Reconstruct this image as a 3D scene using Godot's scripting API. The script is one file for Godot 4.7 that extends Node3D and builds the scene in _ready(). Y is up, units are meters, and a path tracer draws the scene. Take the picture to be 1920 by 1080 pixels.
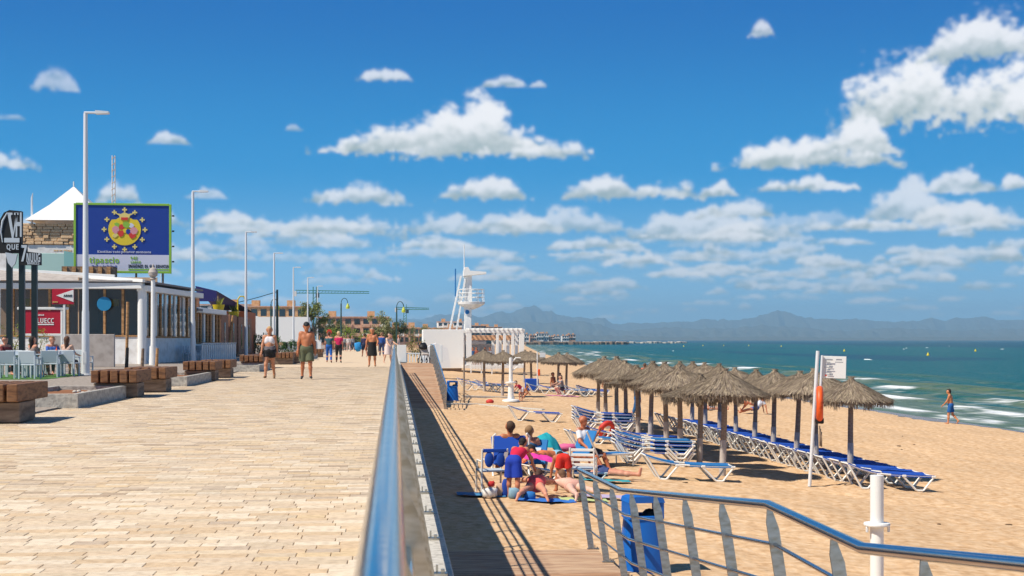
extends Node3D
# A seaside promenade above a sandy beach. x to the sea, y up, -z along the promenade; d = -z. The promenade paving is y = 0.
var used := {}
var mats := {}
var rng := RandomNumberGenerator.new()
var nz := FastNoiseLite.new()
var nb := FastNoiseLite.new()

func _ready() -> void:
	rng.seed = 7
	nz.seed = 3; nz.noise_type = FastNoiseLite.TYPE_SIMPLEX_SMOOTH; nz.frequency = 1.0; nz.fractal_type = FastNoiseLite.FRACTAL_FBM; nz.fractal_octaves = 4
	nb.seed = 11; nb.noise_type = FastNoiseLite.TYPE_SIMPLEX_SMOOTH; nb.frequency = 1.0; nb.fractal_type = FastNoiseLite.FRACTAL_NONE
	var cam := Camera3D.new(); cam.name = "camera"; add_child(cam)
	var lens := CameraAttributesPhysical.new(); lens.frustum_near = 0.1; lens.frustum_far = 60000.0; lens.frustum_focal_length = 47.0; lens.frustum_focus_distance = 38.0; lens.exposure_aperture = 9.0
	cam.attributes = lens
	cam.set_frustum(0.1 * 1080.0 / 2500.0, Vector2(0, 0.1 * 97.0 / 2500.0), 0.1, 60000.0)
	cam.position = Vector3(0, 1.25, 0); cam.rotation.y = -atan(220.0 / 2500.0)
	var we := WorldEnvironment.new(); we.name = "environment"; add_child(we)
	var e := Environment.new(); we.environment = e
	e.background_mode = Environment.BG_SKY; e.tonemap_mode = Environment.TONE_MAPPER_LINEAR; e.tonemap_exposure = 1.4
	e.sdfgi_enabled = true; e.ssao_enabled = true; e.ssil_enabled = true
	e.fog_enabled = true; e.fog_density = 0.000115; e.fog_light_color = Color(0.68, 0.87, 1.0)
	var sun := DirectionalLight3D.new(); sun.name = "sun"; add_child(sun)
	sun.light_energy = 1.35; sun.light_color = Color(1.0, 0.965, 0.905); sun.light_angular_distance = 0.5; sun.shadow_enabled = true
	sun.look_at_from_position(Vector3.ZERO, Vector3(0.72, -1.0, -0.34), Vector3.UP)
	e.sky = make_sky()
	materials()
	build_ground()
	build_sea()
	build_far()
	build_promenade()
	build_ramps()
	build_lamps()
	build_left()
	build_town()
	build_club()
	build_parasols()
	build_loungers()
	build_beach_things()
	build_people()

# ------------------------------------------------------------------ helpers
func V(x: float, y: float, d: float) -> Vector3:
	return Vector3(x, y, -d)

func numbered(n: String) -> String:
	var k: int = used.get(n, 0)
	used[n] = k + 1
	return n if k == 0 else "%s_%03d" % [n, k]

func tag(o: Node3D, label: String, cat: String, group := "") -> Node3D:
	o.set_meta("label", label); o.set_meta("category", cat)
	if group != "": o.set_meta("group", group)
	return o

func thing(n: String, label: String, cat: String, at := Vector3.ZERO, turn := 0.0, group := "") -> Node3D:
	var o := Node3D.new(); o.name = numbered(n); add_child(o)
	o.position = at; o.rotation.y = turn
	return tag(o, label, cat, group)

func dup(src: Node3D, at: Vector3, turn: float, label := "", group := "") -> Node3D:
	var c: Node3D = src.duplicate(); c.name = numbered(base_name(src)); add_child(c)
	c.position = at; c.rotation.y = turn
	if label != "": c.set_meta("label", label)
	if group != "": c.set_meta("group", group)
	return c

func base_name(o: Node) -> String:
	var n := String(o.name)
	var k := n.length() - 4
	return n.substr(0, k) if k > 0 and n[k] == "_" and n.substr(k + 1).is_valid_int() else n

func ST() -> SurfaceTool:
	var s := SurfaceTool.new(); s.begin(Mesh.PRIMITIVE_TRIANGLES); s.set_color(Color.WHITE); return s

func put(n: String, s, m: Material, parent: Node = null) -> MeshInstance3D:
	var o := MeshInstance3D.new()
	o.mesh = s.commit() if s is SurfaceTool else s
	o.material_override = m
	if parent == null:
		o.name = numbered(n); add_child(o)
	else:
		o.name = n; parent.add_child(o, true)
	return o

func setting(n: String, s, m: Material) -> MeshInstance3D:
	var o := put(n, s, m); o.set_meta("kind", "structure"); return o

func tri(s: SurfaceTool, a: Vector3, b: Vector3, c: Vector3, n: Vector3) -> void:
	s.set_normal(n); s.add_vertex(a)
	if (b - a).cross(c - a).dot(n) > 0.0:
		s.add_vertex(c); s.add_vertex(b)
	else:
		s.add_vertex(b); s.add_vertex(c)

func quad(s: SurfaceTool, a: Vector3, b: Vector3, c: Vector3, d: Vector3, n: Vector3) -> void:
	tri(s, a, b, c, n); tri(s, a, c, d, n)

func face(s: SurfaceTool, a: Vector3, b: Vector3, c: Vector3, d: Vector3, away: Vector3) -> void:
	var n := (b - a).cross(c - a)
	if n.length_squared() < 1e-14: n = (c - a).cross(d - a)
	n = n.normalized()
	if n.dot((a + b + c + d) * 0.25 - away) < 0.0: n = -n
	quad(s, a, b, c, d, n)

func quadn(s: SurfaceTool, p: Array, n: Array) -> void:
	var flip: bool = ((p[1] - p[0]).cross(p[2] - p[0]) + (p[2] - p[0]).cross(p[3] - p[0])).dot(n[0] + n[1] + n[2] + n[3]) > 0.0
	for k in ([0, 2, 1, 0, 3, 2] if flip else [0, 1, 2, 0, 2, 3]):
		s.set_normal(n[k]); s.add_vertex(p[k])

# a box about c, edges chamfered by v
func box(s: SurfaceTool, c: Vector3, z: Vector3, v := 0.0, b := Basis.IDENTITY) -> void:
	var h := z * 0.5
	for ax in 3:
		var u := (ax + 1) % 3
		var w := (ax + 2) % 3
		for sg in [-1.0, 1.0]:
			var q := []
			for k in [[-1, -1], [1, -1], [1, 1], [-1, 1]]:
				var p := Vector3.ZERO
				p[ax] = sg * h[ax]; p[u] = k[0] * (h[u] - v); p[w] = k[1] * (h[w] - v)
				q.append(c + b * p)
			var n := Vector3.ZERO; n[ax] = sg
			quad(s, q[0], q[1], q[2], q[3], b * n)
	if v <= 0.0: return
	for ax in 3:
		var u := (ax + 1) % 3
		var w := (ax + 2) % 3
		for k in [[-1, -1], [1, -1], [1, 1], [-1, 1]]:
			var q := []
			for e in [[-1, 0], [1, 0], [1, 1], [-1, 1]]:
				var p := Vector3.ZERO
				p[ax] = e[0] * (h[ax] - v)
				p[u] = k[0] * (h[u] - (v if e[1] == 0 else 0.0)); p[w] = k[1] * (h[w] - (0.0 if e[1] == 0 else v))
				q.append(c + b * p)
			var n := Vector3.ZERO; n[u] = k[0]; n[w] = k[1]
			quad(s, q[0], q[1], q[2], q[3], b * n.normalized())
	for i in 8:
		var g := Vector3(1 if i & 1 else -1, 1 if i & 2 else -1, 1 if i & 4 else -1)
		var o := g * h
		tri(s, c + b * (o - Vector3(0, g.y, g.z) * v), c + b * (o - Vector3(g.x, 0, g.z) * v), c + b * (o - Vector3(g.x, g.y, 0) * v), b * g.normalized())

# a bar of square section from a to b
func bar(s: SurfaceTool, a: Vector3, b: Vector3, w: float, t: float, v := 0.0, side := Vector3.UP) -> void:
	var y := (b - a).normalized()
	var x := y.cross(side)
	if x.length() < 0.01: x = y.cross(Vector3.RIGHT)
	x = x.normalized()
	box(s, (a + b) * 0.5, Vector3(w, a.distance_to(b), t), v, Basis(x, y, x.cross(y)))

func ring_at(p: Vector3, t: Vector3, r: float, g: int, ref := Vector3.ZERO) -> Array:
	var x := t.cross(Vector3.UP if ref == Vector3.ZERO else ref)
	if x.length() < 0.05: x = t.cross(Vector3.FORWARD)
	x = x.normalized()
	var y := x.cross(t).normalized()
	var q := []
	for k in g:
		var a := TAU * k / g
		var n := x * cos(a) + y * sin(a)
		q.append([p + n * r, n])
	return q

# a round tube along points; r is a number or one number per point
func tube(s: SurfaceTool, p: Array, r, g := 8, caps := true) -> void:
	var last := []
	for i in p.size():
		var t: Vector3 = (p[min(i + 1, p.size() - 1)] - p[max(i - 1, 0)]).normalized()
		var q := ring_at(p[i], t, r[i] if r is Array else r, g)
		if i > 0:
			for k in g:
				var m := (k + 1) % g
				quadn(s, [last[k][0], last[m][0], q[m][0], q[k][0]], [last[k][1], last[m][1], q[m][1], q[k][1]])
		if caps and (i == 0 or i == p.size() - 1):
			for k in range(1, g - 1): tri(s, q[0][0], q[k][0], q[k + 1][0], -t if i == 0 else t)
		last = q

# a turned shape: profile of (radius, height), upright at c
func lathe(s: SurfaceTool, prof: Array, c: Vector3, g := 16, b := Basis.IDENTITY) -> void:
	for i in prof.size() - 1:
		var p: Vector2 = prof[i]
		var q: Vector2 = prof[i + 1]
		var e := q - p
		if e.length() < 1e-6: continue
		var n2 := Vector2(e.y, -e.x).normalized()
		for k in g:
			var a := TAU * k / g
			var a2 := TAU * (k + 1) / g
			var d := Vector3(cos(a), 0, sin(a))
			var d2 := Vector3(cos(a2), 0, sin(a2))
			var n := (d * n2.x + Vector3.UP * n2.y)
			var m := (d2 * n2.x + Vector3.UP * n2.y)
			quadn(s, [c + b * (d * p.x + Vector3.UP * p.y), c + b * (d2 * p.x + Vector3.UP * p.y), c + b * (d2 * q.x + Vector3.UP * q.y), c + b * (d * q.x + Vector3.UP * q.y)], [b * n, b * m, b * m, b * n])

# a flat outline (x, y) given thickness t along z, placed by x
func prism(s: SurfaceTool, poly: Array, t: float, x := Transform3D.IDENTITY) -> void:
	var pl := PackedVector2Array(poly)
	var ix := Geometry2D.triangulate_polygon(pl)
	for f in [-1.0, 1.0]:
		var n := x.basis * Vector3(0, 0, f)
		for k in range(0, ix.size(), 3):
			tri(s, x * Vector3(pl[ix[k]].x, pl[ix[k]].y, f * t / 2), x * Vector3(pl[ix[k + 1]].x, pl[ix[k + 1]].y, f * t / 2), x * Vector3(pl[ix[k + 2]].x, pl[ix[k + 2]].y, f * t / 2), n.normalized())
	var area := 0.0
	for k in pl.size():
		var a := pl[k]
		var b := pl[(k + 1) % pl.size()]
		area += a.x * b.y - b.x * a.y
	for k in pl.size():
		var a := pl[k]
		var b := pl[(k + 1) % pl.size()]
		var n2 := Vector2(b.y - a.y, a.x - b.x).normalized() * (1.0 if area > 0.0 else -1.0)
		quad(s, x * Vector3(a.x, a.y, -t / 2), x * Vector3(b.x, b.y, -t / 2), x * Vector3(b.x, b.y, t / 2), x * Vector3(a.x, a.y, t / 2), (x.basis * Vector3(n2.x, n2.y, 0)).normalized())

func ball(s: SurfaceTool, c: Vector3, r: Vector3, g := 8) -> void:
	for i in g:
		var a := PI * i / g - PI / 2
		var b := PI * (i + 1) / g - PI / 2
		for k in g * 2:
			var u := PI * k / g
			var w := PI * (k + 1) / g
			var n := []
			var p := []
			for q in [[a, u], [a, w], [b, w], [b, u]]:
				var d := Vector3(cos(q[0]) * cos(q[1]), sin(q[0]), cos(q[0]) * sin(q[1]))
				n.append((d / r).normalized()); p.append(c + d * r)
			quadn(s, p, n)

# flat lettering, cap height h, centred at the origin of parent, facing +z
func letters(n: String, text: String, h: float, m: Material, parent: Node, at: Vector3, width := 0.0, serif := false, b := Basis.IDENTITY) -> MeshInstance3D:
	var t := TextMesh.new(); t.text = text; t.font_size = 32; t.pixel_size = h / 23.0; t.depth = 0.012
	var f := SystemFont.new(); f.font_names = PackedStringArray(["Droid Serif" if serif else "Droid Sans"]); f.font_weight = 700; t.font = f
	var o := MeshInstance3D.new(); o.mesh = t; o.material_override = m; o.name = n; parent.add_child(o, true)
	var sx := 1.0
	if width > 0.0:
		var w: float = t.get_aabb().size.x
		if w > 0.001: sx = width / w
	o.transform = Transform3D(b * Basis.from_scale(Vector3(sx, 1, 1)), at)
	return o

# a computed colour texture: noise of some octaves through a list of colours
func ntex(freq: float, cols: Array, sd: int, kind := FastNoiseLite.TYPE_SIMPLEX_SMOOTH, size := 256, stretch := 1.0, oct := 4) -> ImageTexture:
	var f := FastNoiseLite.new(); f.seed = sd; f.frequency = freq; f.noise_type = kind; f.fractal_type = FastNoiseLite.FRACTAL_FBM; f.fractal_octaves = oct
	var w := int(size / stretch)
	var im := f.get_seamless_image(w, size)
	if stretch != 1.0: im.resize(size, size, Image.INTERPOLATE_CUBIC)
	im.convert(Image.FORMAT_L8)
	var src := im.get_data()
	var g := Gradient.new(); g.offsets = PackedFloat32Array(); g.colors = PackedColorArray()
	var off := PackedFloat32Array()
	var cl := PackedColorArray()
	for k in cols.size():
		off.append(k / float(cols.size() - 1)); cl.append(cols[k])
	g.offsets = off; g.colors = cl
	var lut := PackedByteArray()
	for k in 256:
		var c := g.sample(clampf((k - 40) / 175.0, 0, 1)); lut.append_array([c.r8, c.g8, c.b8])
	var out := PackedByteArray(); out.resize(size * size * 3)
	for k in size * size:
		var j := src[k] * 3
		out[k * 3] = lut[j]; out[k * 3 + 1] = lut[j + 1]; out[k * 3 + 2] = lut[j + 2]
	return ImageTexture.create_from_image(Image.create_from_data(size, size, false, Image.FORMAT_RGB8, out))

func mat(n: String, c, rough := 0.8, metal := 0.0, spec := 0.5) -> StandardMaterial3D:
	if mats.has(n): return mats[n]
	var m := StandardMaterial3D.new(); m.resource_name = n
	m.albedo_color = c if c is Color else Color(c); m.roughness = rough; m.metallic = metal; m.metallic_specular = spec
	mats[n] = m
	return m

func tmat(n: String, tex: Texture2D, scale: float, rough := 0.85, spec := 0.4, world := true) -> StandardMaterial3D:
	var m := mat(n, Color.WHITE, rough, 0.0, spec)
	m.albedo_texture = tex; m.uv1_triplanar = true; m.uv1_world_triplanar = world; m.uv1_scale = Vector3.ONE * scale
	return m

func bump(m: StandardMaterial3D, freq: float, sd: int, scale_cm: float, kind := FastNoiseLite.TYPE_SIMPLEX_SMOOTH) -> void:
	m.heightmap_enabled = true; m.heightmap_scale = scale_cm
	m.heightmap_texture = ntex(freq, [Color.BLACK, Color.WHITE], sd, kind)

func lin(c: Color) -> Color:
	return c.srgb_to_linear()

# ------------------------------------------------------------------ sky
# clouds: [centre azimuth px, base px, width px, height px, lumpiness, opacity] on a scale of 2500 px per unit slope, x from the promenade's vanishing line
func make_sky() -> Sky:
	var W := 4096
	var H := 2048
	var TW := 682
	var ppd := W / 360.0
	var rows := 690
	var tile := PackedFloat32Array(); tile.resize(TW * rows * 3)
	var cl := [[1765, 252, 385, 178, 1.0, 1.0], [1850, 138, 240, 92, 1.1, 0.92], [1930, 245, 150, 60, 1.0, 1.0], [1516, 319, 325, 62, 1.0, 1.0], [1600, 300, 170, 72, 1.0, 1.0],
		[850, 288, 470, 54, 1.0, 1.0], [842, 285, 290, 122, 1.0, 1.0], [1030, 296, 150, 50, 0.9, 0.85], [1178, 372, 262, 62, 0.9, 0.95], [906, 372, 170, 52, 0.9, 0.95], [678, 382, 168, 44, 0.8, 0.85],
		[1347, 371, 76, 34, 0.8, 0.9], [1518, 364, 200, 32, 0.8, 0.92], [1705, 422, 175, 80, 0.9, 0.8], [1798, 432, 190, 58, 0.9, 0.92], [1800, 374, 170, 46, 0.9, 0.85], [1905, 372, 70, 36, 0.9, 0.9],
		[470, 440, 190, 60, 0.9, 0.8], [650, 442, 200, 66, 0.9, 0.85], [860, 438, 240, 52, 0.9, 0.75], [1040, 434, 260, 50, 0.9, 0.7], [1340, 450, 350, 58, 0.9, 0.8], [1380, 410, 160, 42, 0.8, 0.85],
		[120, 192, 84, 54, 0.5, 0.5], [728, 153, 82, 30, 0.6, 0.75], [945, 162, 84, 26, 0.6, 0.7], [1428, 78, 48, 36, 0.5, 0.7], [330, 281, 82, 24, 0.6, 0.75], [15, 336, 140, 42, 0.8, 0.8], [236, 388, 84, 40, 0.7, 0.8],
		[35, 250, 60, 10, 0.5, 0.4], [1008, 163, 32, 13, 0.5, 0.6], [566, 250, 34, 14, 0.5, 0.5], [400, 378, 80, 22, 0.6, 0.6], [1820, 500, 230, 36, 0.8, 0.7], [1590, 512, 190, 26, 0.7, 0.6], [1635, 546, 180, 28, 0.7, 0.7],
		[1130, 490, 200, 26, 0.7, 0.6], [840, 480, 210, 32, 0.8, 0.6], [600, 492, 220, 28, 0.7, 0.5], [1420, 490, 240, 30, 0.7, 0.6], [430, 478, 150, 26, 0.7, 0.5], [2060, 380, 220, 60, 0.9, 0.9], [2150, 470, 260, 46, 0.8, 0.8],
		[-120, 440, 220, 60, 0.9, 0.8], [-300, 330, 260, 80, 0.9, 0.9], [-210, 510, 240, 36, 0.8, 0.7], [2290, 330, 200, 70, 0.9, 0.9], [-420, 200, 200, 70, 0.9, 0.9], [2230, 150, 160, 50, 0.8, 0.8],
		[1010, 90, 70, 18, 0.4, 0.0], [600, -150, 380, 110, 0.9, 0.9], [1400, -260, 320, 110, 0.9, 0.9], [100, -320, 300, 90, 0.9, 0.9], [2050, -180, 300, 120, 0.9, 0.9], [950, -480, 420, 120, 0.9, 0.9], [1800, -560, 360, 110, 0.9, 0.9], [-250, -60, 220, 70, 0.9, 0.9], [250, -620, 330, 110, 0.9, 0.9]]
	var r2 := RandomNumberGenerator.new(); r2.seed = 21
	for k in 300:
		var y := r2.randf_range(425, 600)
		var sz := lerpf(1.0, 0.35, (y - 425) / 175.0)
		cl.append([r2.randf_range(-520, 2400), y, r2.randf_range(60, 240) * sz, r2.randf_range(14, 40) * sz, 0.9, r2.randf_range(0.35, 0.85)])
	for k in 9:  # unseen clouds overhead, added to lift and whiten the ambient light
		var y := -150.0 - 3300.0 * pow(r2.randf(), 1.3)
		var big := 1.0 + absf(y) / 1400.0
		cl.append([960.0 + r2.randf_range(-1500, 1500) * (1.0 + absf(y) / 2500.0 * 0.25), y, r2.randf_range(260, 560) * big, r2.randf_range(90, 190) * big, 0.95, r2.randf_range(0.75, 1.0)])
	var f1 := FastNoiseLite.new(); f1.seed = 5; f1.noise_type = FastNoiseLite.TYPE_SIMPLEX_SMOOTH; f1.frequency = 1.0; f1.fractal_type = FastNoiseLite.FRACTAL_FBM; f1.fractal_octaves = 5; f1.fractal_gain = 0.55
	var f2 := FastNoiseLite.new(); f2.seed = 9; f2.noise_type = FastNoiseLite.TYPE_CELLULAR; f2.frequency = 1.0; f2.cellular_return_type = FastNoiseLite.RETURN_DISTANCE; f2.fractal_type = FastNoiseLite.FRACTAL_FBM; f2.fractal_octaves = 2; f2.fractal_gain = 0.4; f2.cellular_jitter = 0.9
	var top := lin(Color(0.05, 0.27, 0.48))
	var c14 := lin(Color(0.0, 0.42, 0.735))
	var c7 := lin(Color(0.08, 0.60, 0.87))
	var c0 := lin(Color(0.58, 0.82, 0.97))
	var grad := []
	for j in rows:
		var el := (j + 0.5) / ppd
		var c := c0.lerp(c7, smoothstep(0.0, 7.5, el))
		c = c.lerp(c14, smoothstep(5.0, 15.0, el)); c = c.lerp(top, smoothstep(14.0, 45.0, el))
		c *= 0.735
		grad.append(c)
		for i in TW:
			var o := (j * TW + i) * 3
			tile[o] = c.r; tile[o + 1] = c.g; tile[o + 2] = c.b
	var ca := rad_to_deg(atan(220.0 / 2500.0)) + 0.0
	var white := Color(1.0, 1.0, 1.02)
	var grey := lin(Color(0.66, 0.73, 0.735))
	# azimuth (degrees from -z) of a px column, measured from the view axis, which is turned ca to the sea
	for q in cl:
		if q[5] <= 0.0: continue
		var cx: float = (q[0] - 960.0)
		var seedx: float = q[0] * 0.37 + q[1] * 1.7
		var hw: float = q[2] * 0.5
		var i0 := int((rad_to_deg(atan((cx - hw * 1.15) / 2500.0)) + ca + 30.0) * ppd) - 2
		var i1 := int((rad_to_deg(atan((cx + hw * 1.15) / 2500.0)) + ca + 30.0) * ppd) + 3
		var j0 := int(rad_to_deg(atan((637.0 - q[1] - q[3] * 0.25) / 2500.0)) * ppd) - 1
		var j1 := int(rad_to_deg(atan((637.0 - q[1] + q[3] * 1.35) / 2500.0)) * ppd) + 3
		for j in range(max(j0, 1), min(j1, rows)):
			var v: float = 637.0 - tan(deg_to_rad((j + 0.5) / ppd)) * 2500.0
			for i in range(i0, i1):
				var u: float = tan(deg_to_rad((i + 0.5) / ppd - 30.0 - ca)) * 2500.0
				var nx: float = (u - cx) / hw
				var ny: float = (q[1] - v) / q[3]
				var a := absf(nx)
				if a > 1.12: continue
				var sc: float = clampf(60.0 / q[3], 0.5, 1.8)
				var wu: float = u + 14.0 * f1.get_noise_2d(u * 0.012 + 90.0, v * 0.012)
				var wv: float = v + 9.0 * f1.get_noise_2d(u * 0.012 + 190.0, v * 0.012)
				var prof := pow(maxf(1.0 - pow(a, 2.0), 0.0), 0.7) * (0.72 + 0.62 * f1.get_noise_2d(u * 0.006 * sc + seedx, seedx))
				# rounded heaps: inverted cell distance at two sizes
				var b1 := -f2.get_noise_2d(wu * 0.0105 * sc + seedx * 0.1, wv * 0.0125 * sc)
				var b2 := -f2.get_noise_2d(wu * 0.027 * sc + seedx * 0.2, wv * 0.032 * sc)
				var fb := f1.get_noise_2d(u * 0.03 + seedx, v * 0.042)
				var lump: float = (b1 - 0.45) * 0.62 + (b2 - 0.45) * 0.26
				var dn: float = prof - maxf(ny, 0.0) + (lump + fb * 0.24) * q[4]
				dn = minf(dn, (ny + 0.05 + fb * 0.22 + lump * 0.2) * 2.2)
				var al: float = smoothstep(-0.02, 0.30, dn) * q[5]
				if al < 0.01: continue
				var l1 := -f2.get_noise_2d((wu - 8.0) * 0.0105 * sc + seedx * 0.1, (wv - 14.0) * 0.0125 * sc)
				var l2 := -f2.get_noise_2d((wu - 4.0) * 0.027 * sc + seedx * 0.2, (wv - 6.0) * 0.032 * sc)
				var rel: float = (b1 - l1) * 1.0 + (b2 - l2) * 0.40 + fb * 0.14
				var br: float = clampf(0.15 + 1.1 * ny + rel * 1.0 + fb * 0.12 + (0.3 - dn) * 0.22, 0.0, 1.0)
				var col := grey.lerp(white, smoothstep(0.0, 0.66, br))
				var ii := posmod(i, TW)
				if i < 0 or i >= TW: continue
				var o := (j * TW + ii) * 3
				col *= 0.735
				tile[o] = lerpf(tile[o], col.r, al); tile[o + 1] = lerpf(tile[o + 1], col.g, al); tile[o + 2] = lerpf(tile[o + 2], col.b, al)
	var line := PackedFloat32Array(); line.resize(W * 3)
	var parts := []
	for j in H:
		var row := H / 2 - 1 - j   # rows above the horizon
		if row >= 0 and row < rows:
			for i in W:
				# the tile spans azimuth -30 .. 30 degrees and is laid mirrored beside itself
				var t := i + int(30.0 * ppd)   # column 0 looks along -z
				var m := posmod(t, TW * 2)
				if m >= TW: m = TW * 2 - 1 - m
				var o := (row * TW + m) * 3
				line[i * 3] = tile[o]; line[i * 3 + 1] = tile[o + 1]; line[i * 3 + 2] = tile[o + 2]
		else:
			var c: Color = (top if row >= 0 else c0) * 0.735
			if j % 64 == 0 or row == -1 or row == rows:
				for i in W:
					line[i * 3] = c.r; line[i * 3 + 1] = c.g; line[i * 3 + 2] = c.b
		parts.append(line.to_byte_array())
	var all := PackedByteArray()
	for p in parts: all.append_array(p)
	var sky := Sky.new()
	var pm := PanoramaSkyMaterial.new(); pm.panorama = ImageTexture.create_from_image(Image.create_from_data(W, H, false, Image.FORMAT_RGBF, all))
	sky.sky_material = pm
	return sky

# ------------------------------------------------------------------ materials
func materials() -> void:
	var m := tmat("sand", ntex(0.02, [Color8(193, 155, 116), Color8(210, 174, 135), Color8(217, 183, 145), Color8(224, 194, 160)], 31, FastNoiseLite.TYPE_SIMPLEX_SMOOTH, 512, 1.0, 6), 0.35, 0.95, 0.2)
	bump(m, 0.06, 32, 1.0)
	m = mat("brick", Color.WHITE, 0.8, 0.0, 0.35); m.vertex_color_use_as_albedo = true
	m.albedo_texture = ntex(0.03, [Color(0.90, 0.89, 0.88), Color(0.97, 0.97, 0.97), Color(1, 1, 1)], 41, FastNoiseLite.TYPE_SIMPLEX_SMOOTH, 256, 1.0, 6); m.uv1_triplanar = true; m.uv1_world_triplanar = true; m.uv1_scale = Vector3.ONE * 1.7
	m = mat("painted", Color.WHITE, 0.7, 0.0, 0.4); m.vertex_color_use_as_albedo = true
	m = mat("leaf", Color.WHITE, 0.6, 0.0, 0.3); m.vertex_color_use_as_albedo = true; m.backlight = Color(0.25, 0.3, 0.1)
	m = mat("thatch", Color.WHITE, 0.95, 0.0, 0.1); m.vertex_color_use_as_albedo = true
	tmat("mortar", ntex(0.05, [Color("a08b70"), Color("b9a487")], 42), 1.0)
	tmat("far_paving", ntex(0.03, [Color8(202, 178, 147), Color8(212, 189, 160), Color8(219, 199, 172)], 43, FastNoiseLite.TYPE_SIMPLEX_SMOOTH, 512), 0.25)
	tmat("terrace", ntex(0.03, [Color("8a7f75"), Color("9d9186"), Color("aa9f93")], 44, FastNoiseLite.TYPE_SIMPLEX_SMOOTH, 512), 0.4)
	m = tmat("concrete", ntex(0.03, [Color("96918a"), Color("b0aba2"), Color("bfbab0")], 45, FastNoiseLite.TYPE_SIMPLEX_SMOOTH, 256, 1.0, 6), 0.9)
	bump(m, 0.08, 46, 0.4)
	tmat("kerb", ntex(0.04, [Color("a09b92"), Color("c2bdb3"), Color("cdc8be")], 47, FastNoiseLite.TYPE_SIMPLEX_SMOOTH, 256, 1.0, 6), 1.3)
	tmat("plaster", ntex(0.02, [Color("d3d0cb"), Color("e4e2df"), Color("ebeae8")], 48, FastNoiseLite.TYPE_SIMPLEX_SMOOTH, 256, 1.0, 5), 0.35)
	tmat("grey_plaster", ntex(0.02, [Color("a39a93"), Color("b3aaa3"), Color("bbb3ac")], 49), 0.4)
	tmat("bench_wood", ntex(0.03, [Color8(96, 66, 46), Color8(124, 86, 57), Color8(138, 99, 68), Color8(106, 75, 52)], 50, FastNoiseLite.TYPE_SIMPLEX_SMOOTH, 256, 4.0, 5), 1.2, 0.7)
	tmat("old_wood", ntex(0.03, [Color("6b5a4c"), Color("84705f"), Color("94806d")], 51, FastNoiseLite.TYPE_SIMPLEX_SMOOTH, 256, 4.0, 5), 1.0)
	tmat("deck_wood", ntex(0.03, [Color("936e54"), Color("ac8566"), Color("bb977a")], 52, FastNoiseLite.TYPE_SIMPLEX_SMOOTH, 256, 5.0, 5), 0.8)
	tmat("deck_wood_pale", ntex(0.03, [Color("9c7d66"), Color("b7967a"), Color("c4a88a")], 53, FastNoiseLite.TYPE_SIMPLEX_SMOOTH, 256, 5.0, 5), 0.8)
	tmat("post_wood", ntex(0.04, [Color("7a6858"), Color("948170"), Color("a59382")], 54, FastNoiseLite.TYPE_SIMPLEX_SMOOTH, 256, 4.0, 5), 1.5)
	tmat("window_wood", ntex(0.03, [Color("8e6844"), Color("b08458"), Color("bd9468")], 55, FastNoiseLite.TYPE_SIMPLEX_SMOOTH, 256, 4.0), 1.0)
	tmat("brown_wall", ntex(0.03, [Color("7b5644"), Color("946a54"), Color("a07863")], 56), 0.5)
	tmat("stone_band", ntex(0.06, [Color("b8946f"), Color("d0ad86"), Color("dfc4a2"), Color("c29c76")], 57, FastNoiseLite.TYPE_CELLULAR, 256, 0.5), 0.45)
	tmat("ochre_wall", ntex(0.02, [Color8(194, 150, 106), Color8(207, 165, 122), Color8(216, 179, 138)], 58), 0.2)
	tmat("rose_wall", ntex(0.02, [Color8(185, 142, 116), Color8(199, 158, 134), Color8(207, 170, 148)], 59), 0.2)
	tmat("mountain_rock", ntex(0.02, [Color("343f3a"), Color("48503f"), Color("665f52"), Color("3b463c")], 60, FastNoiseLite.TYPE_SIMPLEX_SMOOTH, 512, 1.0, 6), 0.0011)
	m = mat("steel", Color(0.80, 0.80, 0.80), 0.17, 1.0)
	m.roughness_texture = ntex(0.03, [Color(0.5, 0.5, 0.5), Color(1, 1, 1)], 61, FastNoiseLite.TYPE_SIMPLEX_SMOOTH, 256, 6.0); m.uv1_triplanar = true; m.uv1_world_triplanar = true; m.uv1_scale = Vector3.ONE * 3.0
	m = mat("steel_blade", Color(0.80, 0.77, 0.72), 0.34, 1.0)
	m.albedo_texture = ntex(0.02, [Color(0.86, 0.83, 0.78), Color(0.95, 0.94, 0.92), Color(1, 1, 1)], 62, FastNoiseLite.TYPE_SIMPLEX_SMOOTH, 256, 3.0, 4); m.uv1_triplanar = true; m.uv1_world_triplanar = true; m.uv1_scale = Vector3.ONE * 4.0
	mat("white", Color(0.91, 0.91, 0.90), 0.45)
	mat("white_wall", Color(0.92, 0.92, 0.91), 0.8)
	mat("lamp_grey", Color(0.86, 0.87, 0.88), 0.4, 0.1)
	mat("plastic_white", Color(0.92, 0.91, 0.88), 0.4)
	mat("sling_blue", Color("0a49ad"), 0.8)
	mat("sling_teal", Color("1a6fb0"), 0.8)
	mat("bin_blue", Color("0a63bd"), 0.42)
	mat("dark", Color(0.035, 0.035, 0.04), 0.6)
	mat("dark_green", Color("0e1f20"), 0.4)
	mat("glass_dark", Color("1c2022"), 0.06, 0.0, 0.7)
	m = mat("window_glass", Color(0.10, 0.10, 0.10, 0.34), 0.05, 0.0, 0.4); m.transparency = BaseMaterial3D.TRANSPARENCY_ALPHA
	mat("tent", Color(0.90, 0.90, 0.90), 0.75)
	mat("mint", Color("a7c8c2"), 0.8)
	mat("roof_grey", Color("7d7a7c"), 0.8)
	mat("chair_grey", Color("b9c3cc"), 0.5)
	mat("red_sign", Color("b5102f"), 0.5)
	mat("orange", Color("e65a1c"), 0.5)
	mat("orange_cloth", Color("ee8a14"), 0.8)
	mat("board_blue", Color("0a3790"), 0.5)
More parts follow.
